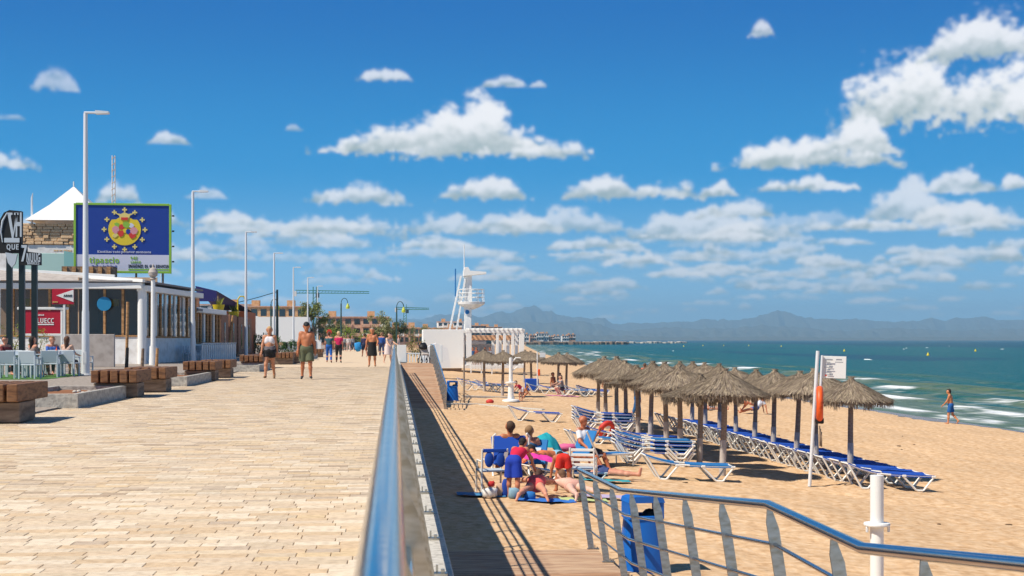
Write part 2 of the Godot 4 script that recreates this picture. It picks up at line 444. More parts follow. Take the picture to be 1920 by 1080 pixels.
	mat("board_pale", Color("c9cbdc"), 0.5)
	mat("lime", Color("86b53c"), 0.5)
	mat("gold", Color("d9c02a"), 0.6)
	mat("emblem_red", Color("c8342a"), 0.6)
	mat("emblem_pink", Color("cf8f97"), 0.6)
	mat("navy", Color("23236a"), 0.8)
	mat("crane_green", Color("3d7a62"), 0.6)
	mat("lamp_green", Color("2c4a46"), 0.5)
	mat("yellow", Color("d8bf20"), 0.6)
	mat("foam", Color(0.88, 0.9, 0.9), 0.9)

# ------------------------------------------------------------------ ground
func shore(d: float) -> float:
	var p := [[-80.0, 30.0], [40.0, 29.2], [77.0, 29.0], [150.0, 30.0], [236.0, 33.5], [425.0, 47.0], [966.0, 95.0], [1500.0, 150.0], [4000.0, 420.0]]
	for k in p.size() - 1:
		if d <= p[k + 1][0]:
			return lerpf(p[k][1], p[k + 1][1], clampf((d - p[k][0]) / (p[k + 1][0] - p[k][0]), 0.0, 1.0))
	return 420.0

func ground(x: float, d: float) -> float:
	return -1.6 - 1.4 * maxf(0.0, (x - 0.3) / (shore(d) - 0.3))

func sand_y(x: float, d: float) -> float:
	var y := ground(x, d)
	var lump := 0.022 * nz.get_noise_2d(x * 1.3, d * 1.1) + 0.045 * nb.get_noise_2d(x * 0.25, d * 0.2)
	lump += 0.03 * nb.get_noise_2d(x * 0.9 + 40.0, d * 0.7)
	if d < 75.0:
		var trod := smoothstep(-0.15, 0.35, nb.get_noise_2d(x * 0.13 + 9.0, d * 0.09))
		lump += 0.05 * trod * minf(nz.get_noise_2d(x * 2.1 + 50.0, d * 1.5), 0.08)
	var wet := smoothstep(3.0, 0.0, shore(d) - x)
	return y + lump * (1.0 - wet)

func sheet(xs: PackedFloat32Array, ds: PackedFloat32Array, hf: Callable, cf: Callable) -> SurfaceTool:
	var s := ST()
	var nx := xs.size()
	for j in ds.size():
		for i in nx:
			var v: Vector3 = hf.call(xs[i], ds[j])
			s.set_color(cf.call(xs[i], ds[j]))
			s.add_vertex(v)
	for j in ds.size() - 1:
		for i in nx - 1:
			var a := j * nx + i
			s.add_index(a); s.add_index(a + nx); s.add_index(a + 1)
			s.add_index(a + 1); s.add_index(a + nx); s.add_index(a + nx + 1)
	s.generate_normals()
	return s

func steps(a: float, b: float, s0: float, grow: float) -> PackedFloat32Array:
	var o := PackedFloat32Array()
	var x := a
	var st := s0
	while x < b:
		o.append(x); x += st; st *= grow
	o.append(b)
	return o

func build_ground() -> void:
	# sand: t runs from the promenade wall (0) to beyond the waterline (1 = the waterline)
	var ts := PackedFloat32Array()
	for k in 186: ts.append(k / 150.0)
	var ds := steps(-30.0, 8.0, 3.0, 1.0)
	ds.append_array(steps(8.2, 60.0, 0.16, 1.0008)); ds.append_array(steps(60.3, 400.0, 0.32, 1.02)); ds.append_array(steps(412.0, 3000.0, 20.0, 1.1))
	var s := sheet(ts, ds, func(t, d):
		var x: float = 0.24 + t * (shore(d) - 0.24)
		return V(x, sand_y(x, d) if t < 1.0 else -3.0 - (t - 1.0) * 4.0, d), func(t, d):
		var x: float = 0.24 + t * (shore(d) - 0.24)
		var v: float = 0.94 + 0.10 * nz.get_noise_2d(x * 0.22, d * 0.12 + 30.0) + 0.05 * nz.get_noise_2d(x * 1.4, d * 0.9)
		return Color(v, v * 0.995, v * 0.985))
	mats["sand"].vertex_color_use_as_albedo = true
	setting("beach_sand", s, mats["sand"])
	# darker wet sand along the waterline, 4 mm proud of the dry
	var m := mat("wet_sand", Color("7c6a58"), 0.25, 0.0, 0.5)
	var wt := PackedFloat32Array()
	for k in 12: wt.append(k / 11.0)
	var wd := steps(20.0, 300.0, 0.7, 1.004)
	s = sheet(wt, wd, func(t, d):
		var w: float = 1.3 + 0.9 * nb.get_noise_2d(d * 0.11, 3.0) + 0.35 * nb.get_noise_2d(d * 0.6, 9.0)
		var x: float = shore(d) - w * (1.0 - t) + 1.2 * t
		var y: float = sand_y(x, d) + 0.006 + 0.02 * t * (1.0 - t)
		return V(x, maxf(y, -3.05) if x > shore(d) else y, d), func(_t, _d): return Color.WHITE)
	var o := setting("wet_sand", s, m); o.set_meta("kind", "structure")
	# land beneath and beyond everything on the town side
	s = ST()
	quad(s, V(-6000, -0.12, -60), V(0.2, -0.12, -60), V(0.2, -0.12, 1400), V(-6000, -0.12, 1400), Vector3.UP)
	quad(s, V(-6000, -0.12, 1400), V(60, -0.12, 1400), V(300, -2.2, 4200), V(-6000, -0.12, 4200), Vector3.UP)
	setting("land", s, mat("land_earth", Color("8d7d68"), 0.95))

func build_sea() -> void:
	# s = metres out from the waterline
	var ss := steps(-0.6, 34.0, 0.3, 1.0); ss.append_array(steps(34.6, 600.0, 0.8, 1.06)); ss.append_array(steps(640.0, 9000.0, 60.0, 1.2))
	var ds := steps(-80.0, 36.0, 8.0, 1.0); ds.append_array(steps(36.5, 260.0, 0.5, 1.004)); ds.append_array(steps(264.0, 7600.0, 5.0, 1.08))
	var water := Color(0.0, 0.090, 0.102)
	var grass := Color(0.0, 0.055, 0.098)  # darker blue painted in for deep water far out, no plants
	var silt := Color(0.105, 0.150, 0.105)
	var white := Color(0.80, 0.82, 0.82)
	var surf := func(q: float, d: float) -> Array:
		# [height, foam] of the breakers
		var h := 0.0
		var fo := 0.0
		var near := 1.0 - smoothstep(300.0, 700.0, d)
		for b in [[2.0, 0.10, 0.8, 0.0, 0.15], [6.2, 0.34, 1.1, 11.0, 0.32], [12.0, 0.50, 1.5, 23.0, 0.14], [19.0, 0.40, 2.0, 37.0, 0.34], [29.0, 0.32, 2.4, 51.0, 0.60]]:
			var c: float = b[0] + 1.7 * nb.get_noise_2d(d * 0.024, b[3]) + 0.4 * nb.get_noise_2d(d * 0.13, b[3] + 5.0)
			var amp: float = 0.55 + 0.45 * nb.get_noise_2d(d * 0.035, b[3] + 70.0)
			var e: float = (q - c) / b[2]
			h += b[1] * amp * near * exp(-e * e)
			var brk: float = 0.8 * nb.get_noise_2d(d * 0.035, b[3] + 130.0) + 0.45 * nb.get_noise_2d(d * 0.11, b[3] + 160.0) + 0.4 * nz.get_noise_2d(d * 0.5, q * 0.9)
			var fe: float = (q - c + 0.35) / (b[2] * 0.8)
			fo = maxf(fo, smoothstep(b[4] - 0.05, b[4] + 0.25, brk) * exp(-fe * fe * 1.6) * near * 1.25)
			var trail: float = smoothstep(0.12, 0.5, nz.get_noise_2d(d * 0.28 + b[3], q * 0.7)) * smoothstep(b[2] * 3.2, 0.0, absf(q - c + b[2] * 1.2)) * 0.55
			fo = maxf(fo, trail * smoothstep(b[4] - 0.3, b[4] + 0.2, brk))
		# the thin lip of the last wave on the sand
		var lip: float = 0.25 + 0.35 * nb.get_noise_2d(d * 0.2, 300.0)
		fo = maxf(fo, smoothstep(0.25, 0.0, absf(q - lip)) * smoothstep(-0.1, 0.3, nb.get_noise_2d(d * 0.16, 310.0)) * 0.9)
		return [h, clampf(fo, 0.0, 1.0)]
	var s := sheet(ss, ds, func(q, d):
		var w: Array = surf.call(q, d) if q < 60.0 else [0.0, 0.0]
		var sw: float = 0.05 * nb.get_noise_2d(q * 0.09, d * 0.03) * smoothstep(0.0, 8.0, q)
		var caps: float = 0.0
		return V(shore(minf(d, 1500.0)) + q, -2.985 + w[0] + sw + caps, d), func(q, d):
		# one water; over it churned sand in torn patches by the shore and a deep-water darkening painted into the colour farther out, with ragged outlines
		var c := water
		var deep_mask: float = nz.get_noise_2d(q * 0.011 + 3.0, d * 0.004) + 0.5 * nz.get_noise_2d(q * 0.06, d * 0.012) + (0.55 if q > 240.0 else -0.1 if q > 60.0 else -0.6)
		c = c.lerp(grass, smoothstep(0.12, 0.22, deep_mask))
		var churn: float = nz.get_noise_2d(q * 0.16 + 9.0, d * 0.035) + 0.6 * nz.get_noise_2d(q * 0.5, d * 0.16) + (0.75 if q < 9.0 else 0.1 if q < 24.0 else -0.5 if q < 50.0 else -2.0)
		c = c.lerp(silt, 0.85 * smoothstep(-0.05, 0.3, churn))
		if q < 60.0:
			var w: Array = surf.call(q, d)
			c = c.lerp(Color(0.10, 0.13, 0.035), clampf(w[0] * 1.6, 0.0, 0.65))
			c = c.lerp(white, w[1])
		return c)
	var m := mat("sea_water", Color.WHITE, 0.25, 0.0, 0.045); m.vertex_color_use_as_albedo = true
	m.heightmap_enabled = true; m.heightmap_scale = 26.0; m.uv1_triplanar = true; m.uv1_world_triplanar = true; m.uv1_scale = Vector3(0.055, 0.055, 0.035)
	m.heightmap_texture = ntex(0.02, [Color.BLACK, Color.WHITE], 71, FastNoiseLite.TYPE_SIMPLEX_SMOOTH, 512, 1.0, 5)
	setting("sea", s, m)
	# small whitecaps further out
	for k in 14:
		var q := rng.randf_range(45, 420)
		var d := rng.randf_range(120, 900)
		var st := ST()
		var L := rng.randf_range(1.5, 5.0)
		var pp := []
		var rr := []
		for i in 9:
			var t := i / 8.0
			pp.append(V(shore(d) + q + 0.3 * nb.get_noise_1d(k * 9.0 + i), -2.95, d + (t - 0.5) * L)); rr.append(0.03 + 0.16 * sin(PI * t) * (0.7 + 0.5 * nb.get_noise_1d(k * 3.0 + i * 2.0)))
		tube(st, pp, rr, 6)
		tag(put("whitecap", st, mats["foam"]), "small white crest of foam on the open teal sea", "wave", "whitecaps out on the sea")

# a ridge of hills: outline [px, px above the horizon] at distance D
func ridge(n: String, D: float, prof: Array, sd: int, deep: float, m: Material) -> void:
	var s := ST()
	var ca := atan(220.0 / 2500.0)
	var cols := 460
	var x0: float = prof[0][0]
	var x1: float = prof[prof.size() - 1][0]
	for j in 14:
		var t := j / 13.0            # 0 front foot, 1 crest, then the back
		for i in cols:
			var px := lerpf(x0, x1, i / float(cols - 1))
			var h := 0.0
			for k in prof.size() - 1:
				if px <= prof[k + 1][0]:
					h = lerpf(prof[k][1], prof[k + 1][1], smoothstep(0.0, 1.0, (px - prof[k][0]) / (prof[k + 1][0] - prof[k][0])))
					break
			h *= 0.84 + 0.10 * nz.get_noise_2d(px * 0.022, sd)
			h += 2.6 * nz.get_noise_2d(px * 0.06, sd + 9.0)
			var top: float = h / 2500.0 * D + 4.2
			var f := minf(t / 0.8, 1.0)
			var y: float = -4.0 + top * pow(f, 1.3) * (1.0 if t <= 0.8 else 1.0 - (t - 0.8) * 2.5)
			y += 0.42 * top * nz.get_noise_2d(px * 0.03 + 5.0 + t * 0.8, t * 2.2 + sd) * sin(f * PI)
			var az := ca + atan((px - 960.0) / 2500.0)
			var r := (D + (t - 0.8) * deep) / cos(az - ca)
			s.add_vertex(Vector3(sin(az) * r, y, -cos(az) * r))
	for j in 13:
		for i in cols - 1:
			var a := j * cols + i
			s.add_index(a); s.add_index(a + cols); s.add_index(a + 1)
			s.add_index(a + 1); s.add_index(a + cols); s.add_index(a + cols + 1)
	s.generate_normals()
	setting(n, s, m)

func build_far() -> void:
	var m: Material = mats["mountain_rock"]
	ridge("mountains", 15000.0, [[560, 30], [700, 52], [800, 48], [840, 62], [900, 55], [950, 62], [985, 74], [1000, 80], [1020, 72], [1060, 54], [1130, 48], [1160, 36], [1230, 40], [1330, 47], [1400, 50], [1440, 58], [1460, 68], [1478, 64], [1510, 54], [1560, 50], [1640, 45], [1700, 44], [1760, 47], [1830, 52], [1870, 48], [1960, 46], [2150, 60], [2400, 50]], 3, 5000.0, m)
	ridge("foothills", 11000.0, [[500, 10], [620, 30], [760, 40], [860, 36], [960, 40], [1090, 42], [1170, 22], [1260, 30], [1340, 26], [1420, 34], [1500, 30], [1560, 20], [1680, 27], [1790, 22], [1900, 26], [2100, 30], [2400, 20]], 17, 3500.0, m)
	ridge("low_coast", 8200.0, [[500, 6], [700, 12], [900, 16], [1050, 13], [1200, 9], [1300, 6], [1450, 8], [1600, 5], [1750, 7], [1900, 5], [2100, 8], [2400, 6]], 29, 1500.0, m)
	# breakwaters that end the beach
	var s := ST()
	for k in 60:
		var t := k / 59.0
		box(s, V(lerpf(115, 330, t), -2.6, lerpf(1420, 1500, t)) + Vector3(rng.randf_range(-2, 2), rng.randf_range(-0.4, 0.5), 0), Vector3(7, 3.2, 6), 0.6, Basis(Vector3.UP, rng.randf() * 3.0))
	tag(put("breakwater", s, mats["concrete"]), "low grey rock breakwater reaching out from the far beach", "breakwater")
	s = ST()
	for k in 40:
		var t := k / 39.0
		box(s, V(lerpf(60, 205, t), -2.2, lerpf(1120, 1180, t)) + Vector3(rng.randf_range(-2, 2), rng.randf_range(-0.3, 0.4), 0), Vector3(8, 3.4, 7), 0.6, Basis(Vector3.UP, rng.randf() * 3.0))
	tag(put("breakwater", s, mats["old_wood"]), "dark rock groyne in front of the far white houses", "breakwater")
	# yellow buoys
	for b in [[1740, 663], [1583, 655], [1465, 646], [1318, 644], [1404, 643], [1282, 646], [1829, 655], [1357, 645]]:
		var D: float = 2500.0 * 4.25 / (b[1] - 637.0 + 4.0)
		D = minf(D, 900.0)
		var lat: float = (b[0] - 960.0) / 2500.0 * D
		var ca := atan(220.0 / 2500.0)
		var o := thing("buoy", "small yellow swimming-zone buoy floating on the open sea", "buoy", V(lat * cos(ca) + D * sin(ca), -3.0, D * cos(ca) - lat * sin(ca)), 0.0, "yellow buoys in a line at sea")
		s = ST(); lathe(s, [Vector2(0.0, -0.3), Vector2(0.3, -0.15), Vector2(0.38, 0.1), Vector2(0.3, 0.4), Vector2(0.12, 0.7), Vector2(0.08, 0.9), Vector2(0, 0.92)], Vector3.ZERO, 12)
		put("float", s, mats["yellow"], o)

# ------------------------------------------------------------------ promenade
func build_promenade() -> void:
	var s := ST()
	box(s, V(-2.9, -0.075, 28.0), Vector3(5.7, 0.1, 68.0))
	var pr := setting("promenade", s, mats["mortar"])
	s = ST()
	quad(s, V(-6.05, -0.006, 61.9), V(0.0, -0.006, 61.9), V(0.0, -0.006, 330), V(-6.05, -0.006, 330), Vector3.UP)
	quad(s, V(-6.05, -0.012, -6), V(0.0, -0.012, -6), V(0.0, -0.012, 5.9), V(-6.05, -0.012, 5.9), Vector3.UP)
	setting("promenade_paving", s, mats["far_paving"])
	var tones := [Color8(218, 194, 163), Color8(220, 199, 172), Color8(213, 187, 154), Color8(224, 206, 181), Color8(208, 188, 161), Color8(219, 193, 156), Color8(203, 183, 160), Color8(220, 198, 170), Color8(214, 194, 168), Color8(226, 209, 185), Color8(216, 193, 164), Color8(221, 200, 171), Color8(186, 164, 140)]
	var variants := {}
	var rest := ST()
	var count := 0
	var rowd := 0.14
	var j := 0
	var d := 5.95
	while d < 61.9:
		var x := -6.0 - rng.randf() * 0.28
		while x < -0.02:
			var l: float = [0.2, 0.28, 0.28, 0.36][rng.randi() % 4]
			var x1 := minf(x + l, 0.0)
			if x1 > -6.0 and x1 - x > 0.03:
				var tone: Color = tones[rng.randi() % tones.size()]
				var lt := tone.srgb_to_linear() * (rng.randf_range(0.95, 1.05) + 0.07 * nz.get_noise_2d(x * 0.6, d * 0.35)); lt.a = 1.0
				var lift := rng.randf_range(-0.0015, 0.0015)
				var left := maxf(x, -6.02)
				# in the frame and large: a stone of its own
				var seen: bool = d > 6.95 and d < 11.2 and (x1 * 0.9961 - d * 0.0877) > -0.40 * d
				if seen and count < 300:
					var key := "%d_%d" % [int(round((x1 - left) * 100)), rng.randi() % 8]
					if not variants.has(key):
						var vs := ST(); vs.set_color(lt)
						box(vs, Vector3.ZERO, Vector3(x1 - left - 0.004, 0.05, rowd - 0.004), 0.003)
						variants[key] = vs.commit()
					var o := put("paving_stone", variants[key], mats["brick"], pr)
					o.position = V((left + x1) / 2, -0.025 + lift, d + rowd / 2)
					count += 1
				else:
					rest.set_color(lt)
					var a := V(left + 0.002, lift, d + 0.002)
					var c := V(x1 - 0.002, lift, d + rowd - 0.002)
					var b := Vector3(c.x, lift, a.z)
					var e := Vector3(a.x, lift, c.z)
					var dn := Vector3(0, -0.035, 0)
					quad(rest, a, b, c, e, Vector3.UP)
					if d < 20.0:
						quad(rest, a, b, b + dn, a + dn, Vector3.BACK); quad(rest, b, c, c + dn, b + dn, Vector3.RIGHT); quad(rest, a, e, e + dn, a + dn, Vector3.LEFT)
			x = x1 if x1 < 0.0 else 0.0
		d += rowd
		j += 1
	var ro := put("paving_stone", rest, mats["brick"], pr); ro.set_meta("kind", "stuff")
	# terrace paving on the town side, 3 cm up
	s = ST()
	quad(s, V(-60, 0.02, -20), V(-6.1, 0.02, -20), V(-6.1, 0.02, 330), V(-60, 0.02, 330), Vector3.UP)
	quad(s, V(-6.1, 0.02, -20), V(-6.1, 0.02, 330), V(-6.1, -0.1, 330), V(-6.1, -0.1, -20), Vector3.RIGHT)
	setting("terrace_paving", s, mats["terrace"])
	# retaining wall and its coping slabs
	s = ST()
	box(s, V(0.15, -1.35, 34.0), Vector3(0.26, 2.5, 72.0))
	setting("retaining_wall", s, mats["concrete"])
	s = ST(); box(s, V(0.155, -0.06, 150.0), Vector3(0.31, 0.16, 150.0))
	var kb := setting("kerb", s, mats["kerb"])
	var slab := ST(); box(slab, Vector3.ZERO, Vector3(0.31, 0.16, 1.225), 0.008)
	var sm := slab.commit()
	for k in 58:
		var o := put("coping_slab", sm, mats["kerb"], kb)
		o.position = V(0.155, -0.06 + rng.randf_range(-0.002, 0.002), 2.0 + 1.24 * k + 0.62)
	# benches and planters along x = -5.6
	var bw: Material = mats["bench_wood"]
	var beam := ST(); box(beam, Vector3.ZERO, Vector3(0.155, 0.26, 1.75), 0.012)
	var beam_m := beam.commit()
	var foot := ST(); box(foot, Vector3.ZERO, Vector3(0.92, 0.30, 0.8), 0.01)
	var foot_m := foot.commit()
	var first: Node3D = null
	var bi := 0
	var bl := ["low timber beam bench standing before the grass strip of the terrace", "timber beam bench at the far end of the stony planter by the dark bollard", "timber beam bench overlapping the one by the dark bollard", "timber beam bench closing the second planter, level with the walking woman", "timber beam bench just past the second planter", "timber beam bench behind the walking woman", "timber beam bench behind the walking man"]
	while bl.size() < 11: bl.append("timber beam bench farther along the promenade past the walkers")
	for q in [[-6.02, 21.1, 0.0], [-5.98, 30.0, 1.0], [-5.86, 32.9, 0.0], [-5.9, 41.9, 1.0], [-5.8, 44.9, 0.0], [-6.0, 57.6, 1.0], [-5.9, 60.4, 0.0], [-5.6, 69.0, 1.0], [-5.5, 72.0, 0.0], [-5.6, 84.0, 1.0], [-5.6, 97.0, 0.0]]:
		if first == null:
			first = thing("timber_bench", bl[0], "bench", Vector3.ZERO, 0.0, "timber benches along the promenade")
			for k in 5:
				var o := put("beam", beam_m, bw, first); o.position = Vector3(-0.4 + 0.2 * k, 0.46, 0)
			var fo := put("base_block", foot_m, mats["old_wood"], first); fo.position = Vector3(0.0, 0.165, 0.3)
			fo = put("base_block", foot_m, mats["old_wood"], first); fo.position = Vector3(0.0, 0.165, -0.42); fo.scale = Vector3(0.75, 1, 0.5)
			first.position = V(q[0], 0.0, q[1])
		else:
			dup(first, V(q[0], 0.0, q[1]), 0.0, bl[bi])
		bi += 1
	for q in [[-5.75, 24.9, 29.3], [-5.55, 36.4, 41.4], [-5.25, 52.6, 57.0], [-5.3, 69.8, 74.5], [-5.3, 88.0, 93.0]]:
		var o := thing("planter", "low empty concrete planter box edging the paving between timber benches", "planter", V(q[0], 0, q[1]), 0.0, "concrete planters along the promenade")
		var L: float = q[2] - q[1]
		var st := ST()
		box(st, Vector3(-0.06, 0.13, -L / 2), Vector3(0.12, 0.27, L), 0.006)
		put("side_wall", st, mats["concrete"], o)
		st = ST(); box(st, Vector3(-1.44, 0.13, -L / 2), Vector3(0.12, 0.27, L), 0.006)
		put("side_wall", st, mats["concrete"], o)
		st = ST(); box(st, Vector3(-0.75, 0.13, -0.06), Vector3(1.26, 0.268, 0.12), 0.006)
		put("end_wall", st, mats["concrete"], o)
		st = ST(); box(st, Vector3(-0.75, 0.13, -L + 0.06), Vector3(1.26, 0.268, 0.12), 0.006)
		put("end_wall", st, mats["concrete"], o)
		st = ST()
		var sl := sheet(steps(-1.38, -0.12, 0.14, 1.0), steps(0.12, L - 0.12, 0.2, 1.0), func(x, dd): return Vector3(x, 0.17 + 0.05 * nz.get_noise_2d(x * 2.0, dd * 2.0 + q[1]), -dd), func(_x, _d): return Color.WHITE)
		put("soil", sl, mat("soil", Color("8a5a38"), 0.95), o)
		for k in 5:
			st = ST(); ball(st, Vector3(rng.randf_range(-1.2, -0.3), 0.2, -rng.randf_range(0.4, L - 0.4)), Vector3(0.05, 0.035, 0.06), 4)
			put("stone", st, mats["kerb"], o)

# a railing: leaning steel blades, a round handrail and three thin bars. Path points (x, foot height, d); h = handrail height
func railing(o: Node3D, path: Array, h: float, gap: float, lean: Vector3, slabs: Array, tr := 0.03) -> void:
	var tp := []
	for p in path: tp.append(V(p[0], p[1] + h, p[2]) + lean * h)
	var s := ST(); tube(s, tp, tr, 14); put("handrail", s, mats["steel"], o)
	for f in [0.25, 0.5, 0.75]:
		var bp := []
		for p in path: bp.append(V(p[0], p[1] + h * f, p[2]) + lean * h * f)
		s = ST(); tube(s, bp, 0.015, 7); put("bar", s, mats["steel"], o)
	var bl := ST()
	var up := (Vector3.UP + lean).normalized()
	var L := (Vector3.UP + lean).length() * h - tr * 0.4
	prism(bl, [Vector2(-0.035, 0), Vector2(0.045, 0), Vector2(0.045, L * 0.86), Vector2(0.012, L), Vector2(-0.012, L), Vector2(-0.035, L * 0.9)], 0.012, Transform3D(Basis(Vector3.RIGHT, up, Vector3.RIGHT.cross(up)), Vector3.ZERO))
	var bm := bl.commit()
	var ft := ST(); box(ft, Vector3(0.03, 0.008, 0), Vector3(0.16, 0.016, 0.06), 0.003); box(ft, Vector3(0.085, 0.024, 0), Vector3(0.02, 0.02, 0.02)); box(ft, Vector3(0.055, 0.03, -0.012), Vector3(0.012, 0.05, 0.012))
	var fm := ft.commit()
	var d: float = path[0][2] + slabs[0]
	while d < path[path.size() - 1][2] - 0.02:
		for k in path.size() - 1:
			if d <= path[k + 1][2]:
				var t: float = (d - path[k][2]) / (path[k + 1][2] - path[k][2])
				var at := V(lerpf(path[k][0], path[k + 1][0], t), lerpf(path[k][1], path[k + 1][1], t), d)
				var b := put("post", bm, mats["steel_blade"], o); b.position = at
				var f := put("foot_plate", fm, mats["steel_blade"], b); f.position = Vector3.ZERO
				break
		d += gap

func build_ramps() -> void:
	var o := thing("promenade_railing", "long stainless steel railing with round handrail along the paved promenade edge", "railing")
	railing(o, [[0.165, 0.02, 0.4], [0.165, 0.02, 66.0]], 0.955, 1.24, Vector3(-0.19, 0, 0), [0.36], 0.031)
	# near ramp: from the promenade down along the wall to the sand
	var R := [[2.62, -0.43, 2.8], [2.62, -0.91, 6.8], [2.62, -0.90, 8.6], [2.62, -1.46, 14.4], [2.62, -1.56, 17.75]]
	var s := ST()
	for k in R.size() - 1:
		var a: Array = R[k]
		var b: Array = R[k + 1]
		quad(s, V(0.29, a[1] - 0.05, a[2]), V(2.72, a[1] - 0.05, a[2]), V(2.72, b[1] - 0.05, b[2]), V(0.29, b[1] - 0.05, b[2]), Vector3.UP)
		quad(s, V(2.72, a[1] - 0.05, a[2]), V(2.72, b[1] - 0.05, b[2]), V(2.72, -2.1, b[2]), V(2.72, -2.1, a[2]), Vector3.RIGHT)
	quad(s, V(0.29, -1.61, 17.75), V(2.72, -1.61, 17.75), V(2.72, -2.1, 17.75), V(0.29, -2.1, 17.75), Vector3.FORWARD)
	var rp := tag(put("beach_ramp", s, mats["old_wood"]), "wooden plank ramp running down beside the wall to sand near the blue bin", "ramp") as Node3D
	planks(rp, R, 0.31, 2.70)
	o = thing("ramp_railing", "stainless steel handrail with leaning posts bending down along the plank ramp", "railing")
	railing(o, R, 1.05, 1.3, Vector3(-0.13, 0, -0.10), [0.6], 0.032)
	# far ramp, rising away from the viewer to the promenade by the stroller
	var R2 := [[2.1, -1.64, 55.4], [2.0, -0.03, 69.8], [1.95, -0.03, 74.0]]
	s = ST()
	for k in 2:
		var a: Array = R2[k]
		var b: Array = R2[k + 1]
		quad(s, V(0.29, a[1] - 0.05, a[2]), V(2.2, a[1] - 0.05, a[2]), V(2.1, b[1] - 0.05, b[2]), V(0.29, b[1] - 0.05, b[2]), Vector3.UP)
		quad(s, V(2.2, a[1] - 0.05, a[2]), V(2.1, b[1] - 0.05, b[2]), V(2.1, -2.0, b[2]), V(2.2, -2.0, a[2]), Vector3.RIGHT)
	rp = tag(put("beach_ramp", s, mats["old_wood"]), "wooden plank ramp rising from the sand to the promenade by the stroller", "ramp")
	planks(rp, R2, 0.31, 2.08)
	o = thing("ramp_railing", "grey steel railing on the seaward edge of the far plank ramp", "railing")
	railing(o, R2, 1.0, 1.3, Vector3(0.04, 0, 0), [0.3], 0.03)

func planks(o: Node3D, R: Array, x0: float, x1: float) -> void:
	var ms := []
	for k in 4:
		var s := ST(); box(s, Vector3.ZERO, Vector3(x1 - x0 - 0.01 * k, 0.04, 0.137), 0.005); ms.append(s.commit())
	for k in R.size() - 1:
		var a: Array = R[k]
		var b: Array = R[k + 1]
		var pitch: float = atan2(b[1] - a[1], b[2] - a[2])
		var d: float = a[2] + 0.07
		while d < b[2]:
			var t: float = (d - a[2]) / (b[2] - a[2])
			var p := put("plank", ms[rng.randi() % 4], mats["deck_wood"] if rng.randf() < 0.55 else mats["deck_wood_pale"], o)
			p.position = V((x0 + x1) / 2, lerpf(a[1], b[1], t) - 0.02 + rng.randf_range(-0.002, 0.002), d); p.rotation.x = pitch
			d += 0.145

# ------------------------------------------------------------------ lamps
func build_lamps() -> void:
	var first: Node3D = null
	for q in [[-10.71, 47.5], [-10.7, 72.2], [-10.85, 99.0], [-10.95, 123.0], [-11.0, 147.0], [-11.0, 171.0], [-11.3, 198.0]]:
		if first == null:
			first = thing("street_lamp", "tall slim white street lamp with short flat arm beside the promenade terrace", "street lamp", V(q[0], 0.02, q[1]), 0.0, "white street lamps along the promenade")
			var s := ST()
			tube(s, [Vector3(0, 0, 0), Vector3(0, 2.2, 0), Vector3(0, 2.25, 0), Vector3(0, 9.1, 0)], [0.14, 0.125, 0.11, 0.07], 14)
			var pole := put("pole", s, mats["lamp_grey"], first)
			s = ST(); box(s, Vector3(0.2, 9.13, 0), Vector3(0.5, 0.07, 0.12), 0.02); put("arm", s, mats["lamp_grey"], first)
			s = ST(); prism(s, [Vector2(0.35, 9.08), Vector2(0.8, 9.10), Vector2(0.8, 9.17), Vector2(0.35, 9.20)], 0.26); put("lamp_head", s, mats["lamp_grey"], first)
			s = ST(); lathe(s, [Vector2(0.22, 0), Vector2(0.22, 0.03), Vector2(0.15, 0.05)], Vector3.ZERO, 14); put("base_plate", s, mats["lamp_grey"], pole)
			s = ST(); box(s, Vector3(0.0, 0.6, 0.13), Vector3(0.12, 0.4, 0.02)); put("access_door", s, mats["lamp_grey"], pole)
		else:
			dup(first, V(q[0], 0.02, q[1]), 0.0)
	var hook: Node3D = null
	for q in [[0.15, 100.4, "dark green hooked street lamp standing by the white club building"], [-6.0, 151.0, "dark green hooked street lamp before the long ochre apartment block"], [-12.6, 138.0, "dark hooked street lamp rising beside the blank white wall"]]:
		if hook == null:
			hook = thing("hooked_lamp", q[2], "street lamp", V(q[0], 0, q[1]), 0.0, "hooked street lamps")
			var s := ST(); tube(s, [Vector3(0, -1.5, 0), Vector3(0, 3.7, 0)], [0.07, 0.05], 8); put("pole", s, mats["lamp_green"], hook)
			s = ST()
			var arc := []
			for k in 9: arc.append(Vector3(0.26 - 0.26 * cos(PI * k / 8.0), 3.7 + 0.42 * sin(PI * k / 8.0), 0))
			tube(s, arc, 0.03, 6); put("arm", s, mats["lamp_green"], hook)
			s = ST(); lathe(s, [Vector2(0, 3.28), Vector2(0.15, 3.3), Vector2(0.15, 3.45), Vector2(0.05, 3.7), Vector2(0, 3.72)], Vector3(0.52, 0, 0), 10); put("lamp_head", s, mat("lamp_lime", Color("b9c23a"), 0.4), hook)
		else:
			var o := dup(hook, V(q[0], 0, q[1]), 0.0, q[2]); o.scale = Vector3.ONE * q[1] / 105.0

